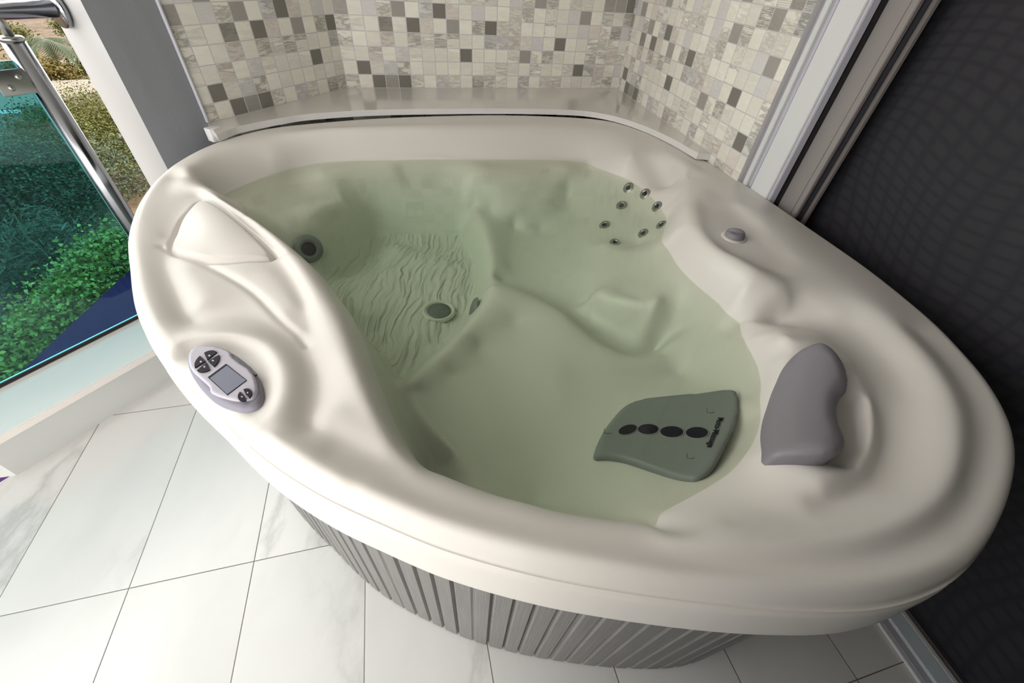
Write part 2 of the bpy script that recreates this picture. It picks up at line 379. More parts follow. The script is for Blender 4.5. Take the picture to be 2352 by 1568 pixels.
RAYS=np.array([ray(u,v) for u,v,_ in PXL]); RXY=RAYS[:,:2]/(-RAYS[:,2:3])      # plan offset per metre of drop
azm=np.arctan2(RXY[:,0],RXY[:,1]); ZZ=PXL[:,2].copy(); nP_=len(ZZ)
same=OWN[:,None]==OWN[None]; P0=RXY*(H-ZZ)[:,None]
close=(((P0[:,None]-P0[None])**2).sum(-1)<.16**2)&~same
nearaz=(np.abs(azm[:,None]-azm[None])<.005)&~same
I1,J1=np.nonzero(close); st1=np.searchsorted(I1,np.arange(nP_)); I2,J2=np.nonzero(nearaz); 
del same,close,nearaz
def rowmax(I,v):
    out=np.zeros(nP_); 
    if len(I)==0: return out
    first=np.flatnonzero(np.r_[True,I[1:]!=I[:-1]]); out[I[first]]=np.maximum.reduceat(v,first); return out
for it in range(90):
    PP=RXY*(H-ZZ)[:,None]
    dd_1=np.hypot(PP[I1,0]-PP[J1,0],PP[I1,1]-PP[J1,1])+1e-4
    lim=3.0*dd_1+.0015; dz=ZZ[J1]-ZZ[I1]
    up=rowmax(I1,np.clip(dz-lim,0,.03)); dnn=rowmax(I1,np.clip(-dz-lim,0,.03))
    r=np.hypot(PP[:,0],PP[:,1]); ri,rj=r[I2],r[J2]
    oc=np.clip(ZZ[J2]-(H+(ZZ[I2]-H)*(rj/ri))-.001,0,.03)*(rj<ri-.008)      # j hides i
    od=np.clip(ZZ[I2]-(H+(ZZ[J2]-H)*(ri/rj))-.001,0,.03)*(ri<rj-.008)      # i hides j
    up=np.maximum(up,rowmax(I2,oc)); dnn=np.maximum(dnn,rowmax(I2,od))
    dl=.35*(up-dnn); dl[FIX]=0
    ZN=ZZ+dl
    sm=ZN-PXL[:,2]; s2=sm.copy()
    ok=(OWN[1:-1]==OWN[:-2])&(OWN[1:-1]==OWN[2:])
    for _ in range(4):
        sm=s2.copy(); s2[1:-1]=np.where(ok,.5*sm[1:-1]+.25*sm[:-2]+.25*sm[2:],sm[1:-1]); s2[FIX]=0
    ZZ=PXL[:,2]+s2
VIS=np.column_stack([RXY*(H-ZZ)[:,None],ZZ])
def toward(P,d,z):
    out=[]
    for p in P:
        v=CEN-p[:2]; v/=np.linalg.norm(v); out.append((*(p[:2]+v*d),z))
    return out
E1p=resample(catmull(pts3(E1),8),.025); FEp=resample(catmull(pts3(FE),8),.025)
hid=[]
nE=len(E1p)
for i,p in enumerate(E1p):
    f=i/(nE-1)
    hid+=toward([p],.02,.728)+toward([p],.045,.645)
    if .15<f<.55: hid+=toward([p],.075,.50)
    elif f>=.55: hid+=toward([p],.07,.55)
for i,p in enumerate(FEp):
    hid+=toward([p],.02,.745)+toward([p],.045,.68)
hid=np.array(hid)
dd=np.sqrt(((hid[:,None,:2]-VIS[None,:,:2])**2).sum(-1)); own_ok=np.ones(len(VIS),bool)
conf=((dd<.022)&(np.abs(hid[:,None,2]-VIS[None,:,2])>.03)).any(1)
hid=hid[~conf|(hid[:,2]>.72)]
D=np.vstack([VIS,np.array(EXTRA),hid])
# thin out near-duplicates
key={}
for p in D:
    k=(round(p[0]/.007),round(p[1]/.007))
    key.setdefault(k,[]).append(p)
D=np.array([np.mean(v,0) for v in key.values()])
c0=D[:,:2].astype(np.float64)
dist=np.sqrt(((c0[:,None]-c0[None])**2).sum(-1))
n=len(D); Amat=np.zeros((n+1,n+1)); Amat[:n,:n]=-np.sqrt(dist**2+1e-4)-np.eye(n)*(-.0010); Amat[:n,n]=1; Amat[n,:n]=1
w=np.linalg.solve(Amat,np.r_[D[:,2],0])
GS=.005; gx=np.arange(-1.36,1.2,GS); gy=np.arange(.0,2.5,GS)
GX,GY=np.meshgrid(gx,gy,indexing='ij'); gz=np.zeros(GX.size,np.float32)
gp=np.stack([GX.ravel(),GY.ravel()],1).astype(np.float32); cc=c0.astype(np.float32); ww=w[:n].astype(np.float32)
c2=(cc**2).sum(1)
for i in range(0,len(gp),8000):
    q=gp[i:i+8000]
    d2=(q**2).sum(1)[:,None]+c2[None]-2*q@cc.T
    gz[i:i+8000]=-np.sqrt(np.maximum(d2,0)+1e-4)@ww
GZ=(gz+w[n]).reshape(GX.shape).astype(np.float64)
def blur(A,sig):
    r=int(3*sig/GS)+1; k=np.exp(-.5*(np.arange(-r,r+1)*GS/sig)**2); k/=k.sum()
    P=np.pad(A,r,mode='edge')
    P=np.apply_along_axis(lambda m:np.convolve(m,k,'same'),0,P); P=np.apply_along_axis(lambda m:np.convolve(m,k,'same'),1,P)
    return P[r:-r,r:-r]
GZ=blur(GZ,.0045)
def zsample(x,y,G=None):      # quadratic B-spline lookup
    G=GZ if G is None else G
    fx=np.clip((np.asarray(x)-gx[0])/GS,1,len(gx)-2.01); fy=np.clip((np.asarray(y)-gy[0])/GS,1,len(gy)-2.01)
    i=np.rint(fx).astype(int); j=np.rint(fy).astype(int); a=fx-i; b=fy-j
    wx=(.5*(.5-a)**2,.75-a*a,.5*(.5+a)**2); wy=(.5*(.5-b)**2,.75-b*b,.5*(.5+b)**2)
    return sum(wx[p]*wy[q]*G[i+p-1,j+q-1] for p in range(3) for q in range(3))
FLOORP=pts3([(735,619),(787,585),(853,533),(900,528),(980,530),(1057,536),(1065,550),(1082,578),(1092,617),(1091,659),(1082,694),(1062,738),(1030,784),(980,830),(925,872),(887,835),(844,786),(810,748),(770,690),(740,640)],ZF)[:,:2]
DRC=at(1008,714,ZF)
LIDP=pts3([(457,456),(436,474),(413,502),(397,540),(392,562),(403,577),(453,590),(510,596),(568,593),(622,586),(608,567),(585,544),(530,496),(484,463)],.784)[:,:2]
LIDP=resample(catmull(list(LIDP),6,True),.012,True)
CREASE=[resample(catmull(list(pts3(c,.775)[:,:2]),8),.012) for c in ([(373,570),(415,589),(472,609),(530,638),(587,676),(644,734),(683,768),(706,794)],[(625,590),(655,588),(680,584),(700,590)])]
def noise2(x,y,f,seed=0):
    # smooth lattice noise
    r=np.random.default_rng(seed).random((256,256))
    X=np.mod(x*f,256);Y=np.mod(y*f,256); i=X.astype(int)%256;j=Y.astype(int)%256;a=X-np.floor(X);b=Y-np.floor(Y)
    a=a*a*(3-2*a);b=b*b*(3-2*b);i2=(i+1)%256;j2=(j+1)%256
    return r[i,j]*(1-a)*(1-b)+r[i2,j]*a*(1-b)+r[i,j2]*(1-a)*b+r[i2,j2]*a*b
def shell_z(x,y,fine=True):
    z=zsample(x,y)
    if fine:
        sf=sdist(x,y,FLOORP); z=z+np.where(z<.5,.0035*np.exp(-(sf/.007)**2),0)
        # raised filter lid with its gap
        sl=sdist(x,y,LIDP)
        z=z+.007*sstep(sl,-.001,.009)-.009*np.exp(-((sl+.005)/.0045)**2)
        for c in CREASE:
            d=ldist(x,y,c); z=z-.0045*np.exp(-(d/.009)**2)
    return z
# ---- polar mesh of the shell
NA,NR=1440,380
ang=np.linspace(0,2*np.pi,NA,endpoint=False)
# outline radius at each angle
Oc=np.vstack([OP,OP[:1]])-CEN
def outline_r(a):
    d=np.array([math.cos(a),math.sin(a)]); best=0
    p=Oc[:-1];q=Oc[1:]; e=q-p
    den=d[0]*e[:,1]-d[1]*e[:,0]; den=np.where(abs(den)<1e-12,1e-12,den)
    tt=(p[:,0]*e[:,1]-p[:,1]*e[:,0])/den; s=(p[:,0]*d[1]-p[:,1]*d[0])/den
    ok=(s>=-1e-9)&(s<=1+1e-9)&(tt>0); return tt[ok].max()
OR=np.array([outline_r(a) for a in ang]); 
k=np.ones(7)/7; OR=np.convolve(np.r_[OR[-3:],OR,OR[:3]],k,'valid')
fr=np.linspace(0,1,NR)**.9; fr[0]=0
fr=fr[1:]
X=CEN[0]+np.outer(fr,OR*np.cos(ang)); Y=CEN[1]+np.outer(fr,OR*np.sin(ang))
Z=shell_z(X,Y)
OPd=np.stack([CEN[0]+OR*np.cos(ang),CEN[1]+OR*np.sin(ang)],1)
# round the outer edge over
dO=np.outer(1-fr,OR)      # approximate distance to the outline
nrm=np.roll(OPd,-4,0)-np.roll(OPd,4,0); nrm/=np.linalg.norm(nrm,axis=1)[:,None]; nrm=np.stack([nrm[:,1],-nrm[:,0]],1)
rad=np.stack([np.cos(ang),np.sin(ang)],1); cosn=np.abs((nrm*rad).sum(1)); 
sgn=np.sign((nrm*rad).sum(1)); nrm*=sgn[:,None]
dO=dO*cosn[None]
RR=.028; q=np.clip(1-dO/RR,0,1); Z-= (.8*RR*(1-np.sqrt(1-np.minimum(q,.999)**2)))
rows=[np.stack([X[i],Y[i],Z[i]],1) for i in range(len(fr))]
# outer lip: a bead, then an upright face, then the flanged foot
ze=Z[-1]
for off,zz in ((.002,.772),(.0035,.768),(.0035,.764),(.0015,.760),(.0005,.756),(.002,.752),(.0055,.749),(.0075,.744),(.0085,.735),(.0095,.72),(.0105,.70),(.0115,.685),(.0125,.674),(.012,.668),(.009,.665),(.0,.665),(-.02,.667)):
    rows.append(np.stack([OPd[:,0]+nrm[:,0]*off,OPd[:,1]+nrm[:,1]*off,np.minimum(zz,ze-.001)],1))
V=np.vstack([[[CEN[0],CEN[1],shell_z(np.array([CEN[0]]),np.array([CEN[1]]))[0]]]]+rows)
nr=len(rows); idx=1+np.arange(nr*NA).reshape(nr,NA)
a=idx[:-1];b=idx[1:]; a2=np.roll(a,-1,1);b2=np.roll(b,-1,1)
quads=np.stack([a,b,b2,a2],-1).reshape(-1,4)
tri=[(0,idx[0][k],idx[0][(k+1)%NA]) for k in range(NA)]
me=bpy.data.meshes.new('shell')
nv=len(V); me.vertices.add(nv); me.vertices.foreach_set('co',V.astype(np.float32).ravel())
nl=len(quads)*4+len(tri)*3
loops=np.r_[np.array(tri).ravel(),quads.ravel()]; starts=np.r_[np.arange(len(tri))*3,len(tri)*3+np.arange(len(quads))*4]
me.loops.add(nl); me.loops.foreach_set('vertex_index',loops.astype(np.int32))
me.polygons.add(len(starts)); me.polygons.foreach_set('loop_start',starts.astype(np.int32))
me.update(calc_edges=True); me.validate()
sdF=sdist(V[:,0],V[:,1],FLOORP); drF=np.hypot(V[:,0]-DRC[0],V[:,1]-DRC[1])
ribm=np.where(V[:,2]<.5,sstep(sdF,.004,.016)*sstep(drF,.05,.058),0)
at_=me.attributes.new('rib','FLOAT','POINT'); at_.data.foreach_set('value',ribm.astype(np.float32))
t=NT(acr); tc=t.n('ShaderNodeTexCoord'); at2=t.n('ShaderNodeAttribute',attribute_name='rib')
n1=t.n('ShaderNodeTexNoise',i_Scale=7.,i_Detail=2.); t.l(tc.outputs['Object'],n1.inputs['Vector'])
vm=t.n('ShaderNodeVectorMath',operation='MULTIPLY_ADD'); t.l(n1.outputs[1],vm.inputs[0]); vm.inputs[1].default_value=(.07,.07,0); t.l(tc.outputs['Object'],vm.inputs[2])
mp=t.n('ShaderNodeMapping'); t.l(vm.outputs[0],mp.inputs[0]); mp.inputs['Rotation'].default_value=(0,0,-.30); mp.inputs['Scale'].default_value=(62,10,1)
n2=t.n('ShaderNodeTexNoise',i_Scale=1.,i_Detail=0.,i_Distortion=.5); t.l(mp.outputs[0],n2.inputs['Vector'])
t.bump(t.math('MULTIPLY',t.math('SUBTRACT',n2.outputs[0],.5),at2.outputs[2]),.8,.022)
tub=empty('hot_tub',(CEN[0],CEN[1],0)); tag(tub,'pearl white corner hot tub filled with green water, grey slatted skirt','hot tub')
shell=obj('shell',me,acr,tub)
def surf(x,y,fine=False):
    x=np.atleast_1d(np.asarray(x,float));y=np.atleast_1d(np.asarray(y,float)); return shell_z(x,y,fine)
def hit(u,v):           # where the sight line through a photo point meets the shell
    d=ray(u,v); ts=np.linspace(.3,4,6000)
    P=CEN0=CAM[None]+ts[:,None]*d[None]
    m=(P[:,2]<.83)
    z=zsample(P[:,0],P[:,1]); below=(P[:,2]<=z)&m
    i=int(np.argmax(below)); p=P[i]
    e=.006; zx=(surf(p[0]+e,p[1])-surf(p[0]-e,p[1]))[0]/(2*e); zy=(surf(p[0],p[1]+e)-surf(p[0],p[1]-e))[0]/(2*e)
    nn=np.array([-zx,-zy,1]); nn/=np.linalg.norm(nn); return p,nn
def pxm(p): return ((p-CAM)@fw)/F      # metres per photo pixel at a point
def inpoly_grid(poly,step):
    mn=poly.min(0);mx=poly.max(0)
    x,y=np.meshgrid(np.arange(mn[0]+step/2,mx[0],step),np.arange(mn[1]+step/2,mx[1],step),indexing='ij')
    return x.ravel(),y.ravel()
def drape(name,poly,th,rad_,material,parent,step=.006,base=-.004,prof=None,lift=None):
    """solid pad lying on the shell: plan outline, thickness and edge radius"""
    poly=resample(np.asarray(poly),step,True)
    x,y=inpoly_grid(poly,step); sd=sdist(x,y,poly); k=sd>step*.45; x,y,sd=x[k],y[k],sd[k]
    n=len(poly); PX=np.r_[poly[:,0],x];PY=np.r_[poly[:,1],y];SD=np.r_[np.zeros(n),sd]
    # concentric ring for a crisp rim
    ro=delaunay_2d_cdt([Vector((float(a),float(b))) for a,b in zip(PX,PY)],[(i,(i+1)%n) for i in range(n)],[],1,1e-7)
    co=np.array([tuple(v) for v in ro[0]]); 
    sd=np.maximum(sdist(co[:,0],co[:,1],poly),0)
    t_=np.clip(1-sd/rad_,0,1); h=th-(rad_ if rad_<th else th)*(1-np.sqrt(1-np.minimum(t_,.999)**2))
    zb=surf(co[:,0],co[:,1]) if lift is None else lift(co[:,0],co[:,1])
    if prof is not None: h=h+prof(co[:,0],co[:,1],sd)
    zt=zb+h; m=len(co)
    V=[(a,b,c) for a,b,c in zip(co[:,0],co[:,1],zt)]; Fc=[tuple(f) for f in ro[2]]
    # side wall down into the shell
    bd=[i for i in range(m) if sd[i]<1e-5]
    ang_=None
    # order boundary verts via original index map
    orig=ro[3]; first={}
    for i,o in enumerate(orig):
        for q_ in o:
            if q_<n: first[q_]=i
    ring=[first[i] for i in range(n) if i in first]
    st=len(V)
    for i in ring:
        zbb=surf(co[i,0],co[i,1])[0]; V.append((co[i,0],co[i,1],min(zbb,zt[i])+base))
    for j in range(len(ring)):
        j2=(j+1)%len(ring); Fc.append((ring[j],ring[j2],st+j2,st+j))
    me=pydata(name,V,Fc); bm=bmesh.new(); bm.from_mesh(me); bmesh.ops.recalc_face_normals(bm,faces=bm.faces)
    return obj(name,bm,material,parent)
# ------------------------------------------------------------------ skirt
SKF=[(p[0]*1.,p[1]) for p in [at(609,1125,0),at(674,1210,0),at(732,1268,0),at(797,1330,0),at(848,1366,0),at(965,1430,0),at(1098,1489,0),at(1225,1530,0)]]
def skirt():
    base=inset(OP,.035)
    base=resample(base,.004,True)
    # follow the traced front foot of the panels
    th=np.arctan2(base[:,1]-CEN[1],base[:,0]-CEN[0])
    ln=np.r_[0,np.cumsum(np.linalg.norm(np.diff(base,axis=0),axis=1))]
    n=len(base); t=np.roll(base,-1,0)-np.roll(base,1,0); t/=np.linalg.norm(t,axis=1)[:,None]; nn=np.stack([t[:,1],-t[:,0]],1)
    if ((base-CEN)*nn).sum()<0: nn=-nn
    P_=.0425; bm=bmesh.new(); uvl=bm.loops.layers.uv.new('UVMap'); top=[];bot=[]
    L=ln[-1]; npan=round(L/P_); P_=L/npan
    for i in range(n):
        f=(ln[i]%P_)/P_
        g=-.009 if (f<.08) else (-.003 if f<.2 else 0)
        p=base[i]+nn[i]*g
        top.append(bm.verts.new((p[0],p[1],.69))); bot.append(bm.verts.new((p[0],p[1],.004)))
    for i in range(n-1):
        f=bm.faces.new((bot[i],bot[i+1],top[i+1],top[i]))
        for lp,(a,b) in zip(f.loops,((ln[i],0),(ln[i+1],0),(ln[i+1],.69),(ln[i],.69))): lp[uvl].uv=(a,b)
    bmesh.ops.recalc_face_normals(bm,faces=bm.faces)
    o=obj('skirt_panel',bm,skirt_m,tub,smooth=False); o['label']='grey grooved skirt panels below the rim'
skirt()
# small dark drain plug low on the skirt
# ------------------------------------------------------------------ water
wl=[tuple(at(u,v,ZW)[:2]) for u,v in WL]
hidden=[tuple(toward([p],.035,0)[0][:2]) for p in FEp[::-4]]+[tuple(toward([p],.03,0)[0][:2]) for p in E1p[::-4]]
wp=np.array(wl+hidden)
wp=resample(wp,.02,True)
wt=np.roll(wp,-1,0)-np.roll(wp,1,0); wt/=np.linalg.norm(wt,axis=1)[:,None]+1e-9; wn=np.stack([wt[:,1],-wt[:,0]],1)
if ((wp-CEN)*wn).sum()<0: wn=-wn
wq=wp+wn*.018
# keep the water inside the rim
ins=sdist(wq[:,0],wq[:,1],OPd); wq=wq[ins>.02]
bm=bmesh.new(); tv=[bm.verts.new((p[0],p[1],ZW)) for p in wq]; bv=[bm.verts.new((p[0],p[1],.34)) for p in wq]
bm.faces.new(tv); bm.faces.new(bv[::-1])
for i in range(len(tv)):
    j=(i+1)%len(tv); bm.faces.new((bv[i],bv[j],tv[j],tv[i]))
bmesh.ops.recalc_face_normals(bm,faces=bm.faces)
wm=bpy.data.materials.new('green_tinted_water'); wm.use_nodes=True; nt=wm.node_tree; nt.nodes.clear()
out=nt.nodes.new('ShaderNodeOutputMaterial'); mx=nt.nodes.new('ShaderNodeMixShader'); tr=nt.nodes.new('ShaderNodeBsdfTransparent'); gl=nt.nodes.new('ShaderNodeBsdfGlossy'); fz=nt.nodes.new('ShaderNodeFresnel')
tr.inputs[0].default_value=(.895,.925,.86,1); gl.inputs['Roughness'].default_value=.02; fz.inputs[0].default_value=1.33
va=nt.nodes.new('ShaderNodeVolumeAbsorption'); va.inputs['Color'].default_value=(.50,.88,.62,1); va.inputs['Density'].default_value=.6
nzw=nt.nodes.new('ShaderNodeTexNoise'); nzw.inputs['Scale'].default_value=3.; bp=nt.nodes.new('ShaderNodeBump'); bp.inputs['Strength'].default_value=.03; bp.inputs['Distance'].default_value=.05
nt.links.new(nzw.outputs[0],bp.inputs['Height']); nt.links.new(bp.outputs[0],gl.inputs['Normal'])
mn=nt.nodes.new('ShaderNodeMath'); mn.operation='MINIMUM'; mn.inputs[1].default_value=.10; nt.links.new(fz.outputs[0],mn.inputs[0]); nt.links.new(mn.outputs[0],mx.inputs[0]); nt.links.new(tr.outputs[0],mx.inputs[1]); nt.links.new(gl.outputs[0],mx.inputs[2]); nt.links.new(mx.outputs[0],out.inputs[0]); nt.links.new(va.outputs[0],out.inputs['Volume'])
water=obj('water',bm,wm,None,smooth=False); tag(water,'still pale green water filling the hot tub','water')
# ------------------------------------------------------------------ fittings of the tub
def frame_at(u,v):
    p,n=hit(u,v); return p,n,pxm(p)
small_jets=[(1444,432,1),(1482,446,1),(1510,475,1),(1520,518,1),(1478,537,1),(1412,558,1),(1389,518,1),(1428,473,1)]
for i,(u,v,_) in enumerate(small_jets):
    p,n,m=frame_at(u,v); r=12.5*m
    view=CAM-p; view/=np.linalg.norm(view); n=n*.75+view*.25; n/=np.linalg.norm(n)
    j=obj('neck_jet',lathe([(0,-.010),(.35*r,-.010),(.42*r,.001),(.5*r,.004),(.62*r,.0045),(.8*r,.002),(.92*r,.003),(r,.0015),(1.02*r,-.006)],32,p+n*.003,n),jetm,tub)
    obj('nozzle',lathe([(0,.0015),(.2*r,.002),(.34*r,.0015),(.36*r,-.004)],20,p+n*.003,n),dark,j)
# big jet low on the left wall
p,n,m=frame_at(706,572); view=CAM-p; view/=np.linalg.norm(view); n=n*.4+view*.6; n/=np.linalg.norm(n); r=31*m
bj=obj('wall_jet',lathe([(0,-.012),(.4*r,-.012),(.55*r,.004),(.72*r,.008),(.78*r,.004),(.9*r,.0035),(r,.0),(1.02*r,-.01)],48,p+n*.022,n),pad,tub); bj['label']='large grey rotating wall jet'
obj('nozzle',lathe([(0,.004),(.22*r,.004),(.3*r,.0),(.4*r,-.006),(.5*r,.002)],32,p+n*.022,n),dark,bj)
# floor drain with perforated grate
dc=at(1008,714,ZF); m=pxm(dc); r=37*m
dr=obj('drain',lathe([(0,-.004),(.74*r,-.004),(.8*r,.003),(.9*r,.006),(r,.003),(1.03*r,-.006)],64,(dc[0],dc[1],ZF+.001),(0,0,1)),acr,tub); dr['label']='round white drain ring'
grate_m=mat('drain_grate_plastic',(.12,.15,.14),.4); t=NT(grate_m); tc=t.n('ShaderNodeTexCoord')
sx=t.n('ShaderNodeSeparateXYZ'); t.l(tc.outputs['Object'],sx.inputs[0])
xx=t.math('SUBTRACT',sx.outputs[0],float(dc[0]-CEN[0])); yy=t.math('SUBTRACT',sx.outputs[1],float(dc[1]-CEN[1]))
rr=t.math('SQRT',t.math('ADD',t.math('MULTIPLY',xx,xx),t.math('MULTIPLY',yy,yy))); aa=t.math('ARCTAN2',yy,xx)
rk=t.math('MULTIPLY',rr,1/.0042); nring=t.math('MULTIPLY',t.math('ROUND',rk),6.)
ho=t.math('MULTIPLY',t.math('GREATER_THAN',t.math('COSINE',t.math('MULTIPLY',aa,nring)),.0),t.math('GREATER_THAN',t.math('COSINE',t.math('MULTIPLY',rk,6.2832)),-.1))
t.l(t.mix(ho,(.17,.20,.19),(.03,.035,.035)),t.b.inputs['Base Color'])
gg=obj('grate',lathe([(0,.0035),(.7*r,.003),(.745*r,.0),(.75*r,-.004)],48,(dc[0],dc[1],ZF+.001),(0,0,1)),grate_m,dr); gg['label']='dark perforated grate'
# slotted suction grille on the step wall
p,n,m=frame_at(1090,708); view=CAM-p; view/=np.linalg.norm(view)
nn=np.array([-.93,-.1,.35]); nn/=np.linalg.norm(nn); bm=lathe([(0,.006),(22*m,.005),(26*m,.0),(26.5*m,-.004)],40,p+nn*.004,nn,sy=1.)
sg=obj('suction_grille',bm,pad,tub)
# jet panel on the lounge back
MP=[(1362,1052),(1372,1020),(1396,978),(1438,936),(1500,920),(1580,914),(1668,906),(1690,916),(1695,936),(1688,968),(1670,1010),(1645,1062),(1628,1090),(1600,1106),(1560,1104),(1500,1086),(1440,1066),(1395,1058),(1368,1059)]
mp3=[hit(u,v)[0] for u,v in MP]; MPp=np.array([q[:2] for q in mp3])
MPs=resample(catmull(list(MPp),6,True),.01,True)
# fit a gentle quadratic under the panel so it reads as one moulded plate
A_=[];b_=[]
xg,yg=inpoly_grid(MPs,.02); zg=surf(xg,yg)
mc=MPs.mean(0); ux,uy=xg-mc[0],yg-mc[1]
Q=np.stack([np.ones_like(ux),ux,uy,ux*ux,ux*uy,uy*uy],1); co_,*_=np.linalg.lstsq(Q,zg,rcond=None)
def plate(x,y):
    a=x-mc[0];b=y-mc[1]; return co_[0]+co_[1]*a+co_[2]*b+co_[3]*a*a+co_[4]*a*b+co_[5]*b*b
dmax=float(np.percentile(zg-plate(xg,yg),92))
jp=drape('massage_jet_panel',MPs,.010+max(dmax,0),.012,pad,tub,lift=plate); jp['label']='grey plate with four dark jet openings'
PTH=.0105+max(dmax,0)
def onpanel(u,v,extra=0):
    d=ray(u,v); ts=np.linspace(.4,3,4000); P=CAM[None]+ts[:,None]*d[None]; k=np.argmax(P[:,2]<plate(P[:,0],P[:,1])+PTH+extra); p=P[k]
    e=.01; zx=(plate(p[0]+e,p[1])-plate(p[0]-e,p[1]))/(2*e); zy=(plate(p[0],p[1]+e)-plate(p[0],p[1]-e))/(2*e); n=np.array([-zx,-zy,1]); return p,n/np.linalg.norm(n)
for (u,v,a,b,an) in ((1442,987,21,11,-.2),(1489,986,24,12,.0),(1543,992,27,13,.02),(1601,994,26,13,0)):
    c,n=onpanel(u,v); e1,_=onpanel(u+a,v+a*math.tan(an) if an else v); e2,_=onpanel(u,v+b)
    x1=e1-c; x2=e2-c; bm=bmesh.new(); K=32
    def rg(s,h): return [bm.verts.new(c+n*h+s*(math.cos(2*math.pi*k/K)*x1+math.sin(2*math.pi*k/K)*x2)) for k in range(K)]
    r_=[rg(1.14,-.002),rg(1.12,.0012),rg(1.0,.0016),rg(.98,.0004)]
    for q1,q2 in zip(r_,r_[1:]):
        for k in range(K): bm.faces.new((q1[k],q1[(k+1)%K],q2[(k+1)%K],q2[k]))
    jr=obj('jet_rim',bm,grey_soft,jp)
    bm=bmesh.new(); f=bm.faces.new([bm.verts.new(c+n*.0016+.99*(math.cos(2*math.pi*k/K)*x1+math.sin(2*math.pi*k/K)*x2)) for k in range(K)])
    obj('jet_opening',bm,dark,jp)
clipm=mat('panel_mark_grey',(.10,.11,.11),.5)
# shallow slot marks on the panel
for u,v in ((1633,942),(1587,1047),(1397,990)):
    c,n=onpanel(u,v); e1,_=onpanel(u+10,v); e2,_=onpanel(u,v+7); bm=bmesh.new()
    tube(bm,[c-(e1-c)*.9-(e2-c)*.8+n*.0003,c-(e1-c)*.9+(e2-c)*.7+n*.0003,c+(e2-c)*.9+n*.0003,c+(e1-c)*.8+(e2-c)*.6+n*.0003],.0008,6); obj('clip_mark',bm,clipm,jp)
def text(name,body,origin,xv,yv,size,material,parent,bold=True):
    cu=bpy.data.curves.new(name,'FONT'); cu.body=body; cu.size=size; cu.align_x='CENTER'; cu.align_y='CENTER'; cu.extrude=.0002
    if bold: cu.offset=size*.018
    to=bpy.data.objects.new(name,cu); COL.objects.link(to)
    dg=bpy.context.evaluated_depsgraph_get(); me=bpy.data.meshes.new_from_object(to.evaluated_get(dg)); bpy.data.objects.remove(to)
    xv=Vector(xv).normalized(); zv=xv.cross(Vector(yv)).normalized(); yv=zv.cross(xv); Mx=Matrix((xv,yv,zv)).transposed().to_4x4(); Mx.translation=Vector(origin); me.transform(Mx)
    me.materials.clear()
    return obj(name,me,material,parent,smooth=False)
c1,n1=onpanel(1657,956); c2,n2=onpanel(1629,1032); cm=(c1+c2)/2; xv=c2-c1; L_=np.linalg.norm(xv)
tx=text('lettering','Moto-Massage',cm+n1*.0012,xv,np.cross(n1,xv),L_*.155,dark,jp); tx['label']='small black lettering Moto-Massage'
# headrest pillow
PL=[(1768,1040),(1776,985),(1790,915),(1802,860),(1812,828),(1836,806),(1868,798),(1902,808),(1936,834),(1955,864),(1957,886),(1944,900),(1937,925),(1938,965),(1944,1005),(1938,1030),(1915,1048),(1880,1058),(1835,1058),(1780,1052)]
pp=np.array([at(u,v,.766+.032*min(1,max(0,(u-1770)/150)))[:2] for u,v in PL]); pc=pp.mean(0); PLs=resample(catmull(list(pp),6,True),.01,True)
xg,yg=inpoly_grid(PLs,.02); zg=surf(xg,yg); ux,uy=xg-pc[0],yg-pc[1]; Q=np.stack([np.ones_like(ux),ux,uy],1); cp_,*_=np.linalg.lstsq(Q,zg,rcond=None)
axd=(at(1875,800,.77)-at(1835,1058,.77))[:2]; axd/=np.linalg.norm(axd); cross=np.array([axd[1],-axd[0]])
Q=np.stack([np.ones_like(ux),ux,uy,ux*ux,ux*uy,uy*uy],1); cq_,*_=np.linalg.lstsq(Q,zg,rcond=None)
def pq(x,y):
    a=x-pc[0];b=y-pc[1]; return cq_[0]+cq_[1]*a+cq_[2]*b+cq_[3]*a*a+cq_[4]*a*b+cq_[5]*b*b
pup=float(np.percentile(zg-pq(xg,yg),90))
def pbase(x,y): return pq(x,y)+pup-.004
def pprof(x,y,sd):
    s=(x-pc[0])*cross[0]+(y-pc[1])*cross[1]
    return .010*np.clip(1-((s-.004)/.085)**2,0,1)*sstep(sd,0,.03)
pw=drape('headrest_pillow',PLs,.021,.012,grey_soft,tub,step=.005,lift=pbase,prof=pprof); pw['label']='mauve grey moulded headrest pillow'
# diverter knob on the right plateau
p=at(1687,542,.792); k_=pxm(p)
kz=surf(p[0],p[1])[0]; kx=(at(1715,548,kz)-at(1660,535,kz)); kx/=np.linalg.norm(kx)
obj('knob_collar',lathe([(0,-.003),(.036,-.003),(.037,.0015),(.034,.003),(0,.003)],48,(p[0],p[1],kz),(0,0,1)),acr,tub)
kb=obj('diverter_knob',lathe([(.028,-.003),(.0285,.010),(.026,.016),(.018,.019),(.009,.016),(0,.015)],48,(p[0],p[1],kz),(0,0,1)),grey_soft,tub); kb['label']='round grey air control knob'
bm=bmesh.new(); c=Vector((p[0],p[1],kz+.017)); X3=Vector(kx); bmesh.ops.create_uvsphere(bm,u_segments=20,v_segments=12,radius=1,matrix=Matrix.Translation(c)@Matrix(((X3.x,-X3.y,0,0),(X3.y,X3.x,0,0),(0,0,1,0),(0,0,0,1)))@Matrix.Diagonal((.024,.007,.012,1)))
obj('grip',bm,grey_soft,kb)
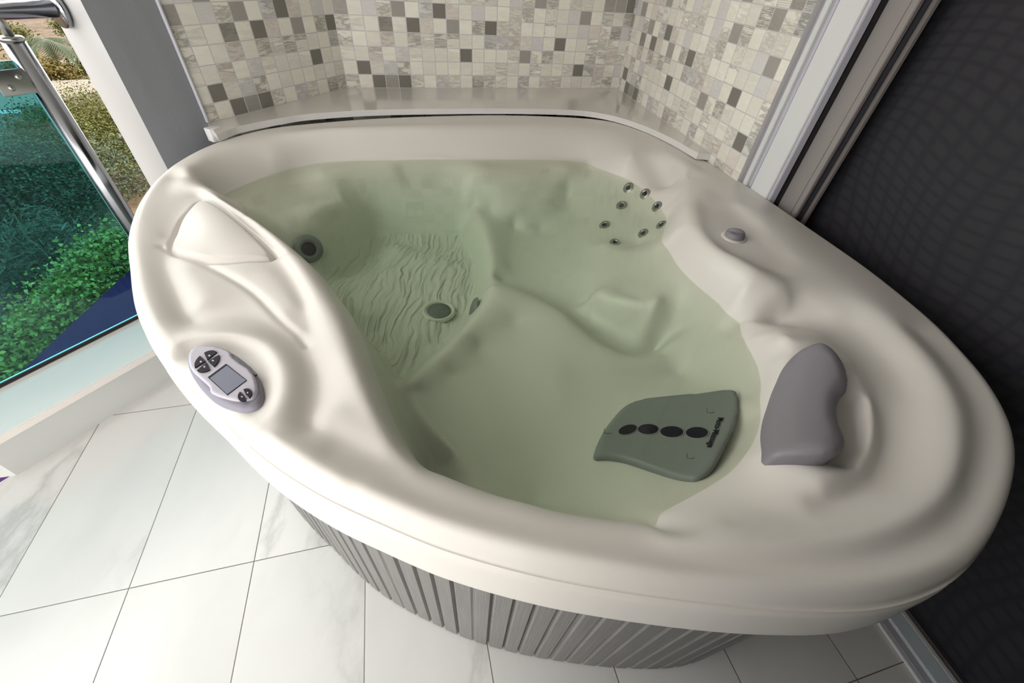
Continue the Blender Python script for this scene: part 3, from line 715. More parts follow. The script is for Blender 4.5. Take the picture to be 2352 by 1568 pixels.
# ------------------------------------------------------------------ control panel
cz=.783
CP=lambda u,v,h=0: np.array([*at(u,v,cz+h)[:2],cz+h])
ell=[(437,805),(452,801),(478,799),(510,803),(546,818),(576,842),(597,870),(606,900),(601,925),(585,941),(560,946),(530,940),(497,925),(467,902),(446,872),(435,842),(433,818)]
ell=[(434,838),(436,818),(450,805),(475,801),(505,803),(537,815),(567,837),(590,862),(603,888),(608,915),(600,935),(580,945),(552,946),(520,936),(488,917),(460,890),(442,862)]
ep=resample(catmull([CP(*q)[:2] for q in ell],6,True),.004,True)
flat=lambda x,y: np.full(np.shape(x),cz)
cpn=drape('control_panel',ep,.010,.008,ctlrim,tub,step=.004,lift=flat,base=-.012); cpn['label']='oval lilac grey control panel with screen and buttons'
face=[(441,838),(444,818),(458,807),(480,804),(505,807),(530,815),(537,822),(541,831),(560,846),(578,858),(590,874),(596,893),(597,912),(588,925),(570,930),(545,930),(512,921),(492,911),(490,904),(486,896),(466,878),(447,858)]
fp=resample(catmull([CP(*q)[:2] for q in face],5,True),.0025,True)
fpl=drape('face_plate',fp,.0145,.003,ctlm,cpn,step=.003,lift=flat,base=-.008)
fz=cz+.0147
def quadpad(name,q,h,material,parent,th=.002):
    bm=bmesh.new(); t_=[bm.verts.new((*at(u,v,fz+h)[:2],fz+h)) for u,v in q]; b_=[bm.verts.new((w_.co.x,w_.co.y,fz+h-th)) for w_ in t_]
    n=len(q); bm.faces.new(t_); bm.faces.new(b_[::-1])
    for i in range(n): bm.faces.new((t_[i],b_[i],b_[(i+1)%n],t_[(i+1)%n]))
    bmesh.ops.recalc_face_normals(bm,faces=bm.faces); return obj(name,bm,material,parent,smooth=False)
scr=quadpad('screen_bezel',[(477,866),(519,835),(567,873),(522,907)],.0006,dark,cpn)
quadpad('screen',[(482,868),(521,839),(565,873),(522,905)],.0009,lcd,scr)
def ell_px(cu,cv,a,b,ang,t0,t1,n=10,s=1.,du=0,dv=0):
    out=[(cu+du,cv+dv)]
    for k in range(n+1):
        t_=t0+(t1-t0)*k/n; x=a*s*math.cos(t_); y=b*s*math.sin(t_); out.append((cu+du+x*math.cos(ang)-y*math.sin(ang),cv+dv+x*math.sin(ang)+y*math.cos(ang)))
    return out
for k in range(4):
    t0=math.pi/2*k+.12; t1=math.pi/2*(k+1)-.12; tm=(t0+t1)/2; an=-.62; a,b=29,18
    du=3.2*math.cos(tm)*math.cos(an)-2.4*math.sin(tm)*math.sin(an); dv=3.2*math.cos(tm)*math.sin(an)+2.4*math.sin(tm)*math.cos(an)
    bt=quadpad('button',ell_px(475,829,a,b,an,t0,t1,8,1,du,dv),.0022,dark,cpn,.003)
    u0=475+17*math.cos(tm)*math.cos(an)-10*math.sin(tm)*math.sin(an); v0=829+17*math.cos(tm)*math.sin(an)+10*math.sin(tm)*math.cos(an)
    quadpad('button_symbol',[(u0-3,v0),(u0,v0-2.5),(u0+3,v0),(u0,v0+2.5)],.0026,ctlm,bt,.0003)
for k in range(2):
    t0=math.pi*k+.12; t1=math.pi*(k+1)-.12; an=-.62+math.pi/2; tm=(t0+t1)/2
    du=-2.6*math.sin(tm)*math.sin(an); dv=2.6*math.sin(tm)*math.cos(an)
    bt=quadpad('button',ell_px(562,906,12,15,an,t0,t1,10,1,du,dv),.0022,dark,cpn,.003)
    u0=562-8*math.sin(tm)*math.sin(an); v0=906+8*math.sin(tm)*math.cos(an)
    quadpad('button_symbol',[(u0-2.5,v0),(u0,v0-2.2),(u0+2.5,v0),(u0,v0+2.2)],.0026,ctlm,bt,.0003)
a_=CP(500,900,.015);b_2=CP(520,918,.015)
text('panel_mark','hot',(a_+b_2)/2+np.array([0,0,.0004]),b_2-a_,np.cross((0,0,1),b_2-a_),.011,ctlrim,cpn,False) if False else None
# grip handle moulded into the far side of the panel rim
quadpad('side_grip',[(547,823),(553,827),(575,842),(590,858),(586,861),(570,851),(551,836)],-.003,dgrey,cpn,.004)
# ------------------------------------------------------------------ room shell
def struct(name,me,m,parent=None,smooth=False):
    o=obj(name,me,m,parent,smooth); 
    if not parent: o['kind']='structure'
    return o
def nz2(v): v=np.array(v,float); return v/np.linalg.norm(v)
# floor
bm=bmesh.new(); vs=[bm.verts.new(p) for p in ((-3.2,-3,0),(3.2,-3,0),(2.6,-1.1,0),(2.0,.4,0),(.9,3.3,0),(-1.6,2.7,0),(-1.45,.96,0),(-1.66,.52,0),(-3.2,.2,0))]; bm.faces.new(vs[::1])
r=bmesh.ops.extrude_face_region(bm,geom=bm.faces[:]); bmesh.ops.translate(bm,vec=(0,0,-.25),verts=[v for v in r['geom'] if isinstance(v,bmesh.types.BMVert)])
bmesh.ops.recalc_face_normals(bm,faces=bm.faces); struct('floor',bm,floor_m)
LZ=.825
cL=at(798,201.5,LZ)[:2]; cR=at(1418,203,LZ)[:2]; bl=at(477,283,LZ)[:2]; r2=at(1632,352,LZ)[:2]
rdir=nz2(r2-cR); ldir=nz2(bl-cL)
def wallpanel(name,a,b,z0,z1,th,m,u0=0,out=None):
    """upright slab between plan points a,b; UV in metres; out = plan direction away from the room"""
    a=np.array(a);b=np.array(b); L=np.linalg.norm(b-a); o=np.array(out)*th
    bm=bmesh.new(); uvl=bm.loops.layers.uv.new('UVMap')
    P=[(a,z0),(b,z0),(b,z1),(a,z1)]; f_=[bm.verts.new((p[0],p[1],z)) for p,z in P]; k_=[bm.verts.new((p[0]+o[0],p[1]+o[1],z)) for p,z in P]
    f=bm.faces.new(f_)
    for lp,(uu,vv) in zip(f.loops,((u0,z0-LZ),(u0+L,z0-LZ),(u0+L,z1-LZ),(u0,z1-LZ))): lp[uvl].uv=(uu+26,vv+26*.0588)
    bm.faces.new(k_[::-1])
    for i in range(4): bm.faces.new((f_[i],k_[i],k_[(i+1)%4],f_[(i+1)%4]))
    bmesh.ops.recalc_face_normals(bm,faces=bm.faces); return struct(name,bm,m)
TOPZ=2.55
endR=onplane(1694,412,cR,rdir)[:2]
wallpanel('wall_back',cL,cR,0,TOPZ,.15,mos,0,nz2([-(cR-cL)[1],(cR-cL)[0]]))
wallpanel('wall_right',cR,endR,0,TOPZ,.15,mos,.03,nz2([-rdir[1],rdir[0]]) if rdir[1]<0 else 0)
colc=at(374,367,.785)[:2]
# corner of the wall end: where the sight line over the rim meets the wall line produced
cc_=onplane(374,367,cL,ldir)[:2]
wallpanel('wall_left',bl,cL,0,TOPZ,.16,mos,.013,nz2([-ldir[1]*-1,ldir[0]*-1]) if False else nz2([ldir[1],-ldir[0]]))
# ledge: curved front, following the rim
front=[(497,309),(515,302),(545,291),(600,279),(650,270),(700,262.5),(800,255),(900,251),(1000,249.5),(1100,249),(1200,249.5),(1300,252),(1360,257),(1420,269),(1480,289),(1540,316),(1604,352)]
fpn=catmull([tuple(at(u,v,LZ)[:2]) for u,v in front],6)
backp=[r2+rdir*.0,cR,cL,bl]
poly=list(map(tuple,fpn))+[tuple(r2+rdir*.01+nz2([rdir[1],-rdir[0]])*0),tuple(cR+.002),tuple(cL),tuple(bl)]
bm=bmesh.new(); tv=[bm.verts.new((p[0],p[1],LZ)) for p in poly]; bv=[bm.verts.new((p[0],p[1],LZ-.024)) for p in poly]
ft=bm.faces.new(tv); fb=bm.faces.new(bv[::-1]); sides=[]
for i in range(len(tv)):
    j=(i+1)%len(tv); sides.append(bm.faces.new((bv[i],bv[j],tv[j],tv[i])))
bmesh.ops.recalc_face_normals(bm,faces=bm.faces)
for f in sides: f.material_index=1
ledge=obj('stone_ledge',bm,ledge_m,None,smooth=False); ledge.data.materials.append(ledge_edge); tag(ledge,'grey stone ledge with curved front edge behind the tub','ledge')
# white sealant wedge at the left end of the ledge
p0=at(491,303,.812)
bm=bmesh.new(); box(bm,(p0[0]+.000,p0[1]+.004,.805),(.034,.050,.046),rz=-.45,bev=.002); o=obj('sealant_bead',bm,white_plastic,ledge)
# grey faced column that ends the wall, white on its end face
W_=nz2(ldir)            # along the wall towards the viewer
g0=bl; g1=cc_
outw=nz2([ldir[1],-ldir[0]])
if np.dot(outw,cL-np.array([0,0]))<0 and False: outw=-outw
g2=g1+outw*.19
bm=bmesh.new(); pl=[g0,g1,g2,g0+outw*.19]
b_=[bm.verts.new((p[0],p[1],0)) for p in pl]; t_=[bm.verts.new((p[0],p[1],TOPZ)) for p in pl]
for i in range(4):
    f=bm.faces.new((b_[i],b_[(i+1)%4],t_[(i+1)%4],t_[i])); f.material_index=1 if i==1 else 0
bmesh.ops.recalc_face_normals(bm,faces=bm.faces)
wc=obj('wall_column',bm,colg,None,smooth=False); wc.data.materials.append(mat('white_column_paint',(.42,.42,.42),.5)); wc['kind']='structure'; wc.name='trim_1'
# thin pale edge trim against the mosaic
bm=bmesh.new(); q=bl-ldir*0; tube(bm,[(q[0]-outw[0]*.004,q[1]-outw[1]*.004,.83),(q[0]-outw[0]*.004,q[1]-outw[1]*.004,TOPZ)],.006,8); struct('trim_2',bm,lav)
# ------------------------------------------------------------------ curb (low marble kerb under the glass)
rd=nz2([.174,.367]); rn=np.array([-rd[1],rd[0]])      # outward
c0=at(38,1091,0)[:2]; SZ=.165
ctop=at(100,944,SZ)[:2]; offt=np.dot(ctop-c0,rn)
def prism(pts,z0,z1,bev=0):
    bm=bmesh.new(); b=[bm.verts.new((p[0],p[1],z0)) for p in pts]; t=[bm.verts.new((p[0],p[1],z1)) for p in pts]; bm.faces.new(t); bm.faces.new(b[::-1])
    for i in range(len(pts)): j=(i+1)%len(pts); bm.faces.new((b[i],b[j],t[j],t[i]))
    bmesh.ops.recalc_face_normals(bm,faces=bm.faces)
    if bev: bmesh.ops.bevel(bm,geom=[e for e in bm.edges],offset=bev,segments=2,affect='EDGES')
    return bm
gl0=at(0,891,SZ)[:2]; depth=np.dot(gl0-c0,rn)+.012
e0=c0-rd*.0; e1=c0+rd*1.25
cb=struct('trim_3',prism([e0,e1,e1+rn*depth,e0+rn*depth],.0,SZ-.028),curb_m)
sa=e0+rn*(offt-.004)-rd*.02; sb=e1+rn*(offt-.004)
struct('trim_4',prism([sa,sb,e1+rn*depth,e0+rn*depth-rd*.02],SZ-.028,SZ,.004),sill_m)
# the kerb turns away from the viewer's left
d2=nz2([-.95,-.28]); n2_=np.array([-d2[1],d2[0]])
f0=e0
struct('trim_5',prism([f0,f0+rn*depth,f0+rn*depth+d2*1.6,f0+d2*1.6],.0,SZ-.028),curb_m)
struct('trim_6',prism([f0,f0+rn*depth,f0+rn*depth+d2*1.6,f0+d2*1.6],SZ-.028,SZ,.004),sill_m)
# ------------------------------------------------------------------ glass railing
gp=gl0; 
def onrail(u,v): return onplane(u,v,gp,rd)
pb=onrail(180,330); post_xy=pb[:2]
post_top=onrail(36,80)[2]; 
rail=empty('glass_railing',(post_xy[0],post_xy[1],SZ)); tag(rail,'glass balcony railing with round steel post and steel handrail','railing')
bm=bmesh.new(); pr=23*pxm(pb)*.82; tube(bm,[(post_xy[0],post_xy[1],SZ+.002),(post_xy[0],post_xy[1],post_top-.01)],pr,28); obj('post',bm,chrome,rail)
bm=bmesh.new(); tube(bm,[(post_xy[0],post_xy[1],post_top-.012),(post_xy[0],post_xy[1],post_top+.10)],pr*.45,20); obj('post_stub',bm,steel,rail)
bm=lathe([(0,.0),(pr*1.04,.0),(pr*1.04,.006),(pr*.98,.010),(0,.012)],28,(post_xy[0],post_xy[1],post_top-.012)); obj('post_cap',bm,steel,rail)
# handrail runs from the white column end away to the left
h1=onrail(178,32); hz=onrail(60,22)[2]
wend=g1+outw*.12
tt=np.dot(wend-gp,rd); hp1=gp+rd*(tt-.002); hp0=hp1-rd*1.6
bm=bmesh.new(); tube(bm,[(hp0[0],hp0[1],hz),(hp1[0],hp1[1],hz)],.021,28); obj('handrail',bm,chrome,rail)
bm=lathe([(0,-.012),(.030,-.012),(.047,-.004),(.048,.004),(.046,.010),(0,.010)],36,(hp1[0]-rd[0]*.008,hp1[1]-rd[1]*.008,hz),(-rd[0],-rd[1],0)); obj('wall_flange',bm,chrome,rail)
# glass pane
glass=bpy.data.materials.new('teal_tinted_glass'); glass.use_nodes=True; nt=glass.node_tree; nt.nodes.clear()
o_=nt.nodes.new('ShaderNodeOutputMaterial'); mx=nt.nodes.new('ShaderNodeMixShader'); tr=nt.nodes.new('ShaderNodeBsdfTransparent'); gl_=nt.nodes.new('ShaderNodeBsdfGlossy'); fz_=nt.nodes.new('ShaderNodeFresnel')
tr.inputs[0].default_value=(.30,.60,.66,1); gl_.inputs['Roughness'].default_value=0.; gl_.inputs[0].default_value=(.9,1,1,1); fz_.inputs[0].default_value=1.5
nt.links.new(fz_.outputs[0],mx.inputs[0]); nt.links.new(tr.outputs[0],mx.inputs[1]); nt.links.new(gl_.outputs[0],mx.inputs[2]); nt.links.new(mx.outputs[0],o_.inputs[0])
ge=at(232,450,0); gr=onrail(205,409); gtop=onrail(72,214)[2]+.0
ga=gr[:2]; gb=ga-rd*2.2
gz1=onrail(30,138)[2]
bm=prism([ga,gb,gb+rn*.006,ga+rn*.006],SZ+.016,gz1); obj('glass_pane',bm,glass,rail,smooth=False)
edge_m=mat('glass_edge_green',(.25,.62,.62),.2)
bm=prism([ga+rd*.0005,ga+rd*.0025,ga+rd*.0025+rn*.006,ga+rd*.0005+rn*.006],SZ+.016,gz1); obj('pane_edge',bm,edge_m,rail,smooth=False)
bm=prism([ga-rn*.004,gb-rn*.004,gb+rn*.010,ga+rn*.010],SZ+.002,SZ+.014); obj('glazing_channel',bm,rub,rail,smooth=False)
# clamp plate between post and pane
k1=onrail(8,150);k2=onrail(98,216); kz_=(k1[2]+k2[2])/2; kh=abs(k1[2]-k2[2])*.5
ctr=post_xy-rd*.05
bm=bmesh.new(); box(bm,(ctr[0]-rn[0]*.012,ctr[1]-rn[1]*.012,kz_),(.10,.007,kh*1.6),rz=math.atan2(rd[1],rd[0]),bev=.002); cl=obj('clamp_plate',bm,steel,rail)
for s in (-.022,.008):
    q=ctr-rn*.017+rd*s; obj('bolt',lathe([(0,.004),(.006,.004),(.008,.0),(.008,-.003)],20,(q[0],q[1],kz_+ (.012 if s>0 else -.012)),(-rn[0],-rn[1],0)),steel,cl)
# ------------------------------------------------------------------ sliding door on the right
D0=np.array([1.152,.369]); dd_=nz2([-.245,1.0]); dn_=np.array([dd_[1],-dd_[0]])   # dd_ away from the viewer, dn_ into the house
if dn_[0]<0: dn_=-dn_
def sof(u,v,off): 
    p=onplane(u,v,D0+dn_*off,dd_); return float(np.dot(p[:2]-D0,dd_))
def upright(name,s0,s1,off0,off1,z0,z1,m,parent,bev=.002):
    P=[D0+dd_*s0+dn_*off0,D0+dd_*s1+dn_*off0,D0+dd_*s1+dn_*off1,D0+dd_*s0+dn_*off1]
    return obj(name,prism(P,z0,z1,bev),m,parent,smooth=False)
door=empty('door_1',(D0[0],D0[1],0)); door['kind']='structure'
V0=200
S_=lambda u,off: sof(u,V0,off)
jamb=[('frame_jamb',1778,1806,-.030,lav),('frame_bead',1806,1818,-.036,wfr),('frame_groove',1818,1834,-.022,lav),('frame_face',1834,1890,-.034,wfr),('frame_return',1890,1902,-.026,lav)]
for nme,u0,u1,off,m_ in jamb: upright(nme,S_(u1,off),S_(u0,off),off,.0,.0,TOPZ,m_,door)
upright('shadow_gap',S_(1922,.002),S_(1896,.002),.002,.1,0,TOPZ,rub,door)  # solid black strip, the shade of the gap put into its colour
scr_=[('stile_face',1917,1982,.020,beige),('stile_bead',1982,1998,.016,beige),('stile_side',1998,2012,.040,dgrey),('stile_slot',2012,2018,.055,rub),('mesh_spline',2018,2032,.060,beige)]
for nme,u0,u1,off,m_ in scr_: upright(nme,S_(u1,off),S_(u0,off),off,off+.014,.03,TOPZ-.03,m_,door)
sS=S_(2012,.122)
upright('jamb_light_stop',S_(1898,.0),S_(1778,-.02)+.12,.0,.2,0,TOPZ,dgrey,door)  # unseen backing added to stop sun leaking past the jamb
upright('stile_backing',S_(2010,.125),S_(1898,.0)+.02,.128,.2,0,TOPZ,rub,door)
# fly screen: fine dark mesh with a soft sag
mesh_m=mat('black_fly_screen',(.022,.022,.028),.55,spec=.25); t=NT(mesh_m); uv=t.n('ShaderNodeUVMap'); sx=t.n('ShaderNodeSeparateXYZ')
nz=t.n('ShaderNodeTexNoise',i_Scale=1.3,i_Detail=1.); t.l(uv.outputs[0],nz.inputs['Vector']); 
dm=t.n('ShaderNodeVectorMath',operation='MULTIPLY_ADD'); t.l(nz.outputs[1],dm.inputs[0]); dm.inputs[1].default_value=(.5,.5,0); t.l(uv.outputs[0],dm.inputs[2]); t.l(dm.outputs[0],sx.inputs[0])
def gridline(o,period,w):
    f=t.math('ABSOLUTE',t.math('SUBTRACT',t.math('FRACT',t.math('DIVIDE',o,period)),.5)); x=t.n('ShaderNodeMapRange',interpolation_type='SMOOTHSTEP'); t.l(f,x.inputs[0]); x.inputs[1].default_value=.5-w; x.inputs[2].default_value=.5; return x.outputs[0]
gl2=t.math('MAXIMUM',gridline(sx.outputs[0],.05,.3),gridline(sx.outputs[1],.035,.3))
t.l(t.mix(gl2,(.030,.029,.033),(.020,.019,.025)),t.b.inputs['Base Color'])
bm=bmesh.new(); uvl=bm.loops.layers.uv.new('UVMap'); NS,NZ=60,50; s0,s1=-2.6,sS; vv=[]
for i in range(NS+1):
    for j in range(NZ+1):
        s=s0+(s1-s0)*i/NS; z=.012+(TOPZ-.03)*j/NZ
        w_=.0035*math.sin(s*7+z*3)+.003*math.sin(z*9-s*4); e_=min(1,(s1-s)/.06)
        q=D0+dd_*s+dn_*(.122+w_*e_); vv.append(bm.verts.new((q[0],q[1],z)))
for i in range(NS):
    for j in range(NZ):
        a=i*(NZ+1)+j; f=bm.faces.new((vv[a],vv[a+NZ+1],vv[a+NZ+2],vv[a+1]))
        for lp,(p_,q_) in zip(f.loops,((i,j),(i+1,j),(i+1,j+1),(i,j+1))): lp[uvl].uv=(s0+(s1-s0)*p_/NS,q_/NZ*TOPZ)
ms=obj('fly_screen',bm,mesh_m,door); ms['label']='black fly screen mesh'
# black slab whose colour stands for the dark room behind the screen
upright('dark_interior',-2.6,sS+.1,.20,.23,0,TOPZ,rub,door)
hw=prism([D0+dd_*-3.6+dn_*.26,D0+dd_*3.2+dn_*.26,D0+dd_*3.2+dn_*.4,D0+dd_*-3.6+dn_*.4],-.1,TOPZ+.2); struct('wall_sun_block',hw,plaster)  # unseen slab added to keep the sun off the balcony
# sill and tracks
def track(name,off0,off1,z1,m_): upright(name,-1.6,1.3,off0,off1,.0,z1,m_,door,.0015)
track('sill_bead',-.006,.004,.010,wfr); track('sill_slope',.004,.028,.012,lav); track('sill_face',.028,.075,.016,wfr)
sc_=mat('pale_blue_aluminium_sill',(.66,.74,.78),.35)
track('sill_plate',.030,.078,.018,sc_); track('sill_ridge',.078,.092,.020,wfr); track('track_face',.092,.112,.014,beige); track('track_groove',.112,.119,.004,rub); track('track_side',.119,.145,.012,dgrey)
# ------------------------------------------------------------------ ceiling, added light blocker behind the viewer
bm=prism([(-1.75,.85),(-1.5,1.4),(-1.5,2.9),(.8,3.9),(2.5,-2.8),(-2.6,-2.8),(-2.45,-.3)],TOPZ,TOPZ+.15); struct('ceiling',bm,ceil_m)
q0=D0-dd_*1.6; q1=D0-dd_*4
struct('wall_light_block',prism([(2.0,-.32),(-.02,-.32),(-.02,-.45),(2.0,-.45)],0,TOPZ),mat('dark_grey_light_block',(.06,.06,.065),.5))  # unseen dark wall added to darken the near right side

# wall socket above the ledge: only its underside reaches into view
wbn=nz2([-(cR-cL)[1],(cR-cL)[0]]); sp_=onplane(897,-22,cL,nz2(cR-cL)); ang_w=math.atan2((cR-cL)[1],(cR-cL)[0])
e=empty('wall_socket',(sp_[0],sp_[1],sp_[2]-.01)); tag(e,'dark wall socket box on the mosaic at the top edge of view','wall socket')
bm=bmesh.new(); box(bm,(sp_[0]-wbn[0]*.018,sp_[1]-wbn[1]*.018,sp_[2]+.04),(.115,.034,.10),rz=ang_w,bev=.006); obj('housing',bm,mat('dark_grey_box_plastic',(.05,.05,.055),.5),e)
for s_ in (-1,1):
    c=sp_[:2]-wbn*.037+nz2(cR-cL)*.027*s_; bm=bmesh.new(); box(bm,(c[0],c[1],sp_[2]+.045),(.04,.008,.035),rz=ang_w,bev=.002); obj('cover_flap',bm,white_plastic,e)
# ------------------------------------------------------------------ garden seen through and beside the glass
def pt(u,v,t): return CAM+t*ray(u,v)
def leafmat(name,c1,c2,rough=.5):
    m=mat(name,c1,rough,spec=.3); t=NT(m); g=t.n('ShaderNodeNewGeometry'); 
    t.l(t.mix(g.outputs['Random Per Island'],c1,c2),t.b.inputs['Base Color']); return m
def leaves(name,P,size,m,parent,asp=.5,down=.3,jit=.35):
    """leaf blades: one folded four-point blade per position"""
    n=len(P); P=np.asarray(P); a=rng.normal(size=(n,3)); a[:,2]=a[:,2]*.5-down; a/=np.linalg.norm(a,axis=1)[:,None]
    b=np.cross(a,rng.normal(size=(n,3))); b/=np.linalg.norm(b,axis=1)[:,None]; nn=np.cross(a,b)
    s=size*(1+jit*rng.normal(size=(n,1))).clip(.4,2); w_=s*asp*.5
    V=np.stack([P-a*s*.5,P+b*w_*.9+nn*w_*.3-a*s*.15,P+b*w_*.6+nn*w_*.2+a*s*.2,P+a*s*.55-nn*w_*.1,P-b*w_*.6+nn*w_*.2+a*s*.2,P-b*w_*.9+nn*w_*.3-a*s*.15],1).reshape(-1,3)
    i=np.arange(n)*6; Fq=np.stack([np.stack([i+q_ for q_ in T_],1) for T_ in ((0,1,5),(1,2,4),(1,4,5),(2,3,4))],1).reshape(-1,3)
    me=bpy.data.meshes.new(name); me.vertices.add(len(V)); me.vertices.foreach_set('co',V.astype(np.float32).ravel())
    me.loops.add(Fq.size); me.loops.foreach_set('vertex_index',Fq.astype(np.int32).ravel()); me.polygons.add(len(Fq)); me.polygons.foreach_set('loop_start',(np.arange(len(Fq))*3).astype(np.int32)); me.update(calc_edges=True)
    return obj(name,me,m,parent,smooth=False)
def blob(c,rx,ry,rz,n,k=14,tight=.28):
    cs=rng.normal(size=(k,3)); cs/=np.linalg.norm(cs,axis=1)[:,None]; cs*=rng.uniform(.35,.85,(k,1)); 
    P=cs[rng.integers(0,k,n)]+rng.normal(size=(n,3))*tight
    return np.array(c)+P*np.array([rx,ry,rz])
GZr=-6.
bark=mat('brown_bark',(.09,.06,.04),.8); palebark=mat('dark_bark',(.035,.028,.022),.8)
def stem(bm,a,b,r0,r1,k=6,w_=.12):
    a=np.array(a);b=np.array(b); L=np.linalg.norm(b-a); P=[a+(b-a)*i/k+(rng.normal(size=3)*L*w_*.25 if 0<i<k else 0) for i in range(k+1)]
    tube(bm,P,[r0+(r1-r0)*i/k for i in range(k+1)],8); return P
def tree(name,label,c,r,n,size,m,trunk,branches=7,group=None,asp=.5,k=14,tight=.28,wood=None):
    c=np.array(c); base=(c[0],c[1],GZr); e=empty(name,base); tag(e,label,'tree',group)
    leaves('foliage',blob(c,r[0],r[1],r[2],n,k,tight),size,m,e,asp)
    bm=bmesh.new(); top=c+np.array([0,0,-r[2]*.3]); stem(bm,base,top,trunk,trunk*.6)
    for i in range(branches):
        d=rng.normal(size=3); d[2]=abs(d[2])*.6; d/=np.linalg.norm(d); stem(bm,top-[0,0,rng.uniform(0,.6)],c+d*np.array(r)*.95,trunk*.5,trunk*.12,6,.2)
    obj('trunk',bm,wood or bark,e); return e
# ground
gm=mat('sandy_soil',(.34,.235,.13),.9); t=NT(gm); nz=t.n('ShaderNodeTexNoise',i_Scale=1.4,i_Detail=8.); tc=t.n('ShaderNodeTexCoord'); t.l(tc.outputs['Object'],nz.inputs['Vector'])
t.l(t.ramp(nz.outputs[0],[(.3,(.025,.014,.006)),(.5,(.07,.042,.017)),(.7,(.11,.08,.045))]),t.b.inputs['Base Color'])
o=obj('garden_ground',pydata('g',[(-70,-30,GZr),(-1.5,-30,GZr),(-1.5,90,GZr),(-70,90,GZr)],[(0,1,2,3)]),gm,None,smooth=False); o['kind']='structure'; o.name='ground'
olive=leafmat('yellow_green_leaves',(.10,.10,.010),(.035,.042,.006)); deep=leafmat('deep_green_leaves',(.02,.035,.018),(.06,.085,.035)); vine=leafmat('bright_green_leaves',(.26,.30,.05),(.08,.12,.025)); bamb=leafmat('bamboo_leaves',(.055,.08,.045),(.02,.035,.02)); palmm=leafmat('palm_leaves',(.03,.045,.008),(.015,.025,.005)); rust=leafmat('rusty_leaves',(.12,.07,.012),(.08,.075,.012))
tree('leafy_tree','yellow green leafy tree in full sun beside the white column',pt(235,305,14),(1.9,2.1,1.45),60000,.06,olive,.10,8)
tree('leafy_tree','yellow green tree half behind the teal glass and steel post',pt(90,330,13),(1.2,1.6,.8),20000,.06,olive,.07,6)
tree('branching_tree','dark tree with bare crooked branches behind the teal glass',pt(120,420,8.5),(1.5,1.7,.75),20000,.055,deep,.09,10,wood=palebark)
tree('leafy_tree','dense dark green tree at the left edge behind the glass',pt(10,470,8),(1.0,1.3,.9),22000,.055,deep,.08,6,wood=palebark)
# bamboo
e=empty('bamboo_clump',(*pt(60,700,6.5)[:2],GZr)); tag(e,'feathery bamboo clump filling the lower left of the glass','bamboo')
Pb=[];bm=bmesh.new()
for i in range(70):
    top=pt(rng.uniform(-60,190),rng.uniform(470,800),rng.uniform(5.8,7.4)); b0=np.array([top[0]+rng.normal()*.5,top[1]+rng.normal()*.5,GZr]); 
    tube(bm,[b0,b0*.5+top*.5+[0,0,.4],top],[.012,.01,.004],6)
    d=rng.normal(size=3)*.35; 
    for q in range(190): s=rng.uniform(0,1); Pb.append(top+(b0-top)*s*.28+rng.normal(size=3)*.22*(.4+s))
leaves('foliage',Pb,.16,bamb,e,.12,.5); obj('canes',bm,mat('bamboo_cane',(.10,.12,.05),.6),e)
# lower terrace parapet with a creeper growing over it
navy=mat('dark_navy_render',(.035,.03,.075),.8,spec=.05); t=NT(navy); nz=t.n('ShaderNodeTexNoise',i_Scale=1.2,i_Detail=5.); t.l(t.mix(nz.outputs[0],(.012,.003,.03),(.035,.015,.07)),t.b.inputs['Base Color'])
A_=pt(-120,1010,4.2);B_=pt(330,640,4.2); zz_=-2.35; A2=CAM+(zz_-H)/ray(-120,1010)[2]*ray(-120,1010); B2=CAM+(zz_-H)/ray(330,590)[2]*ray(330,590)
dP=nz2((B2-A2)[:2]); nP=np.array([-dP[1],dP[0]])
if nP[0]>0: nP=-nP
o=obj('lower_terrace',prism([A2[:2]-dP*1,B2[:2]+dP*4,B2[:2]+dP*4-nP*3.2,A2[:2]-dP*1-nP*3.2],zz_-.2,zz_),navy,None,smooth=False); tag(o,'dark navy lower terrace surface between the creeper and the kerb','terrace')
Pv=[]
V0_=pt(-40,900,4.9);V1_=pt(300,548,6.3)
for i in range(20000):
    s=rng.uniform(0,1); c=V0_+(V1_-V0_)*s; Pv.append(c+np.array([rng.normal()*.17,rng.normal()*.17,rng.normal()*.13+.05*math.sin(s*25)])*(1.1))
e=empty('creeper_hedge',tuple((V0_+V1_)/2)); tag(e,'bright green leafy creeper hedge running diagonally behind the glass','hedge')
leaves('foliage',Pv,.055,vine,e,.7,.1); bm=bmesh.new(); stem(bm,V0_-[0,0,.15],V1_-[0,0,.15],.03,.02,14,.01); obj('stem',bm,bark,e)
# buildings
roofm=mat('pale_flat_roof',(.11,.11,.11),.8)
bmr=mat('pale_paver_blocks',(.5,.45,.36),.8); t=NT(bmr); tc=t.n('ShaderNodeTexCoord'); mp=t.n('ShaderNodeMapping'); t.l(tc.outputs['Object'],mp.inputs[0])
bk=t.n('ShaderNodeTexBrick',i_Scale=1.6); t.l(mp.outputs[0],bk.inputs['Vector']); bk.inputs['Color1'].default_value=(.14,.125,.10,1); bk.inputs['Color2'].default_value=(.12,.108,.088,1); bk.inputs['Mortar'].default_value=(.2,.17,.13,1); bk.inputs['Mortar Size'].default_value=.03; t.l(bk.outputs[0],t.b.inputs['Base Color'])
def slab(name,px,z,th,m,label,cat):
    P=[at(u,v,z)[:2] for u,v in px]; o=obj(name,prism(P,z-th,z),m,None,smooth=False); tag(o,label,cat); return o
slab('paved_roof',[(-60,262),(110,236),(235,207),(235,181),(110,186),(-60,214)],-4.2,.5,bmr,'pale block paved roof strip behind the yellow green tree','roof')
e=empty('flat_roof_building',(*at(20,310,-4.4)[:2],GZr)); tag(e,'pale flat roofed building with a small vent behind the glass','building')
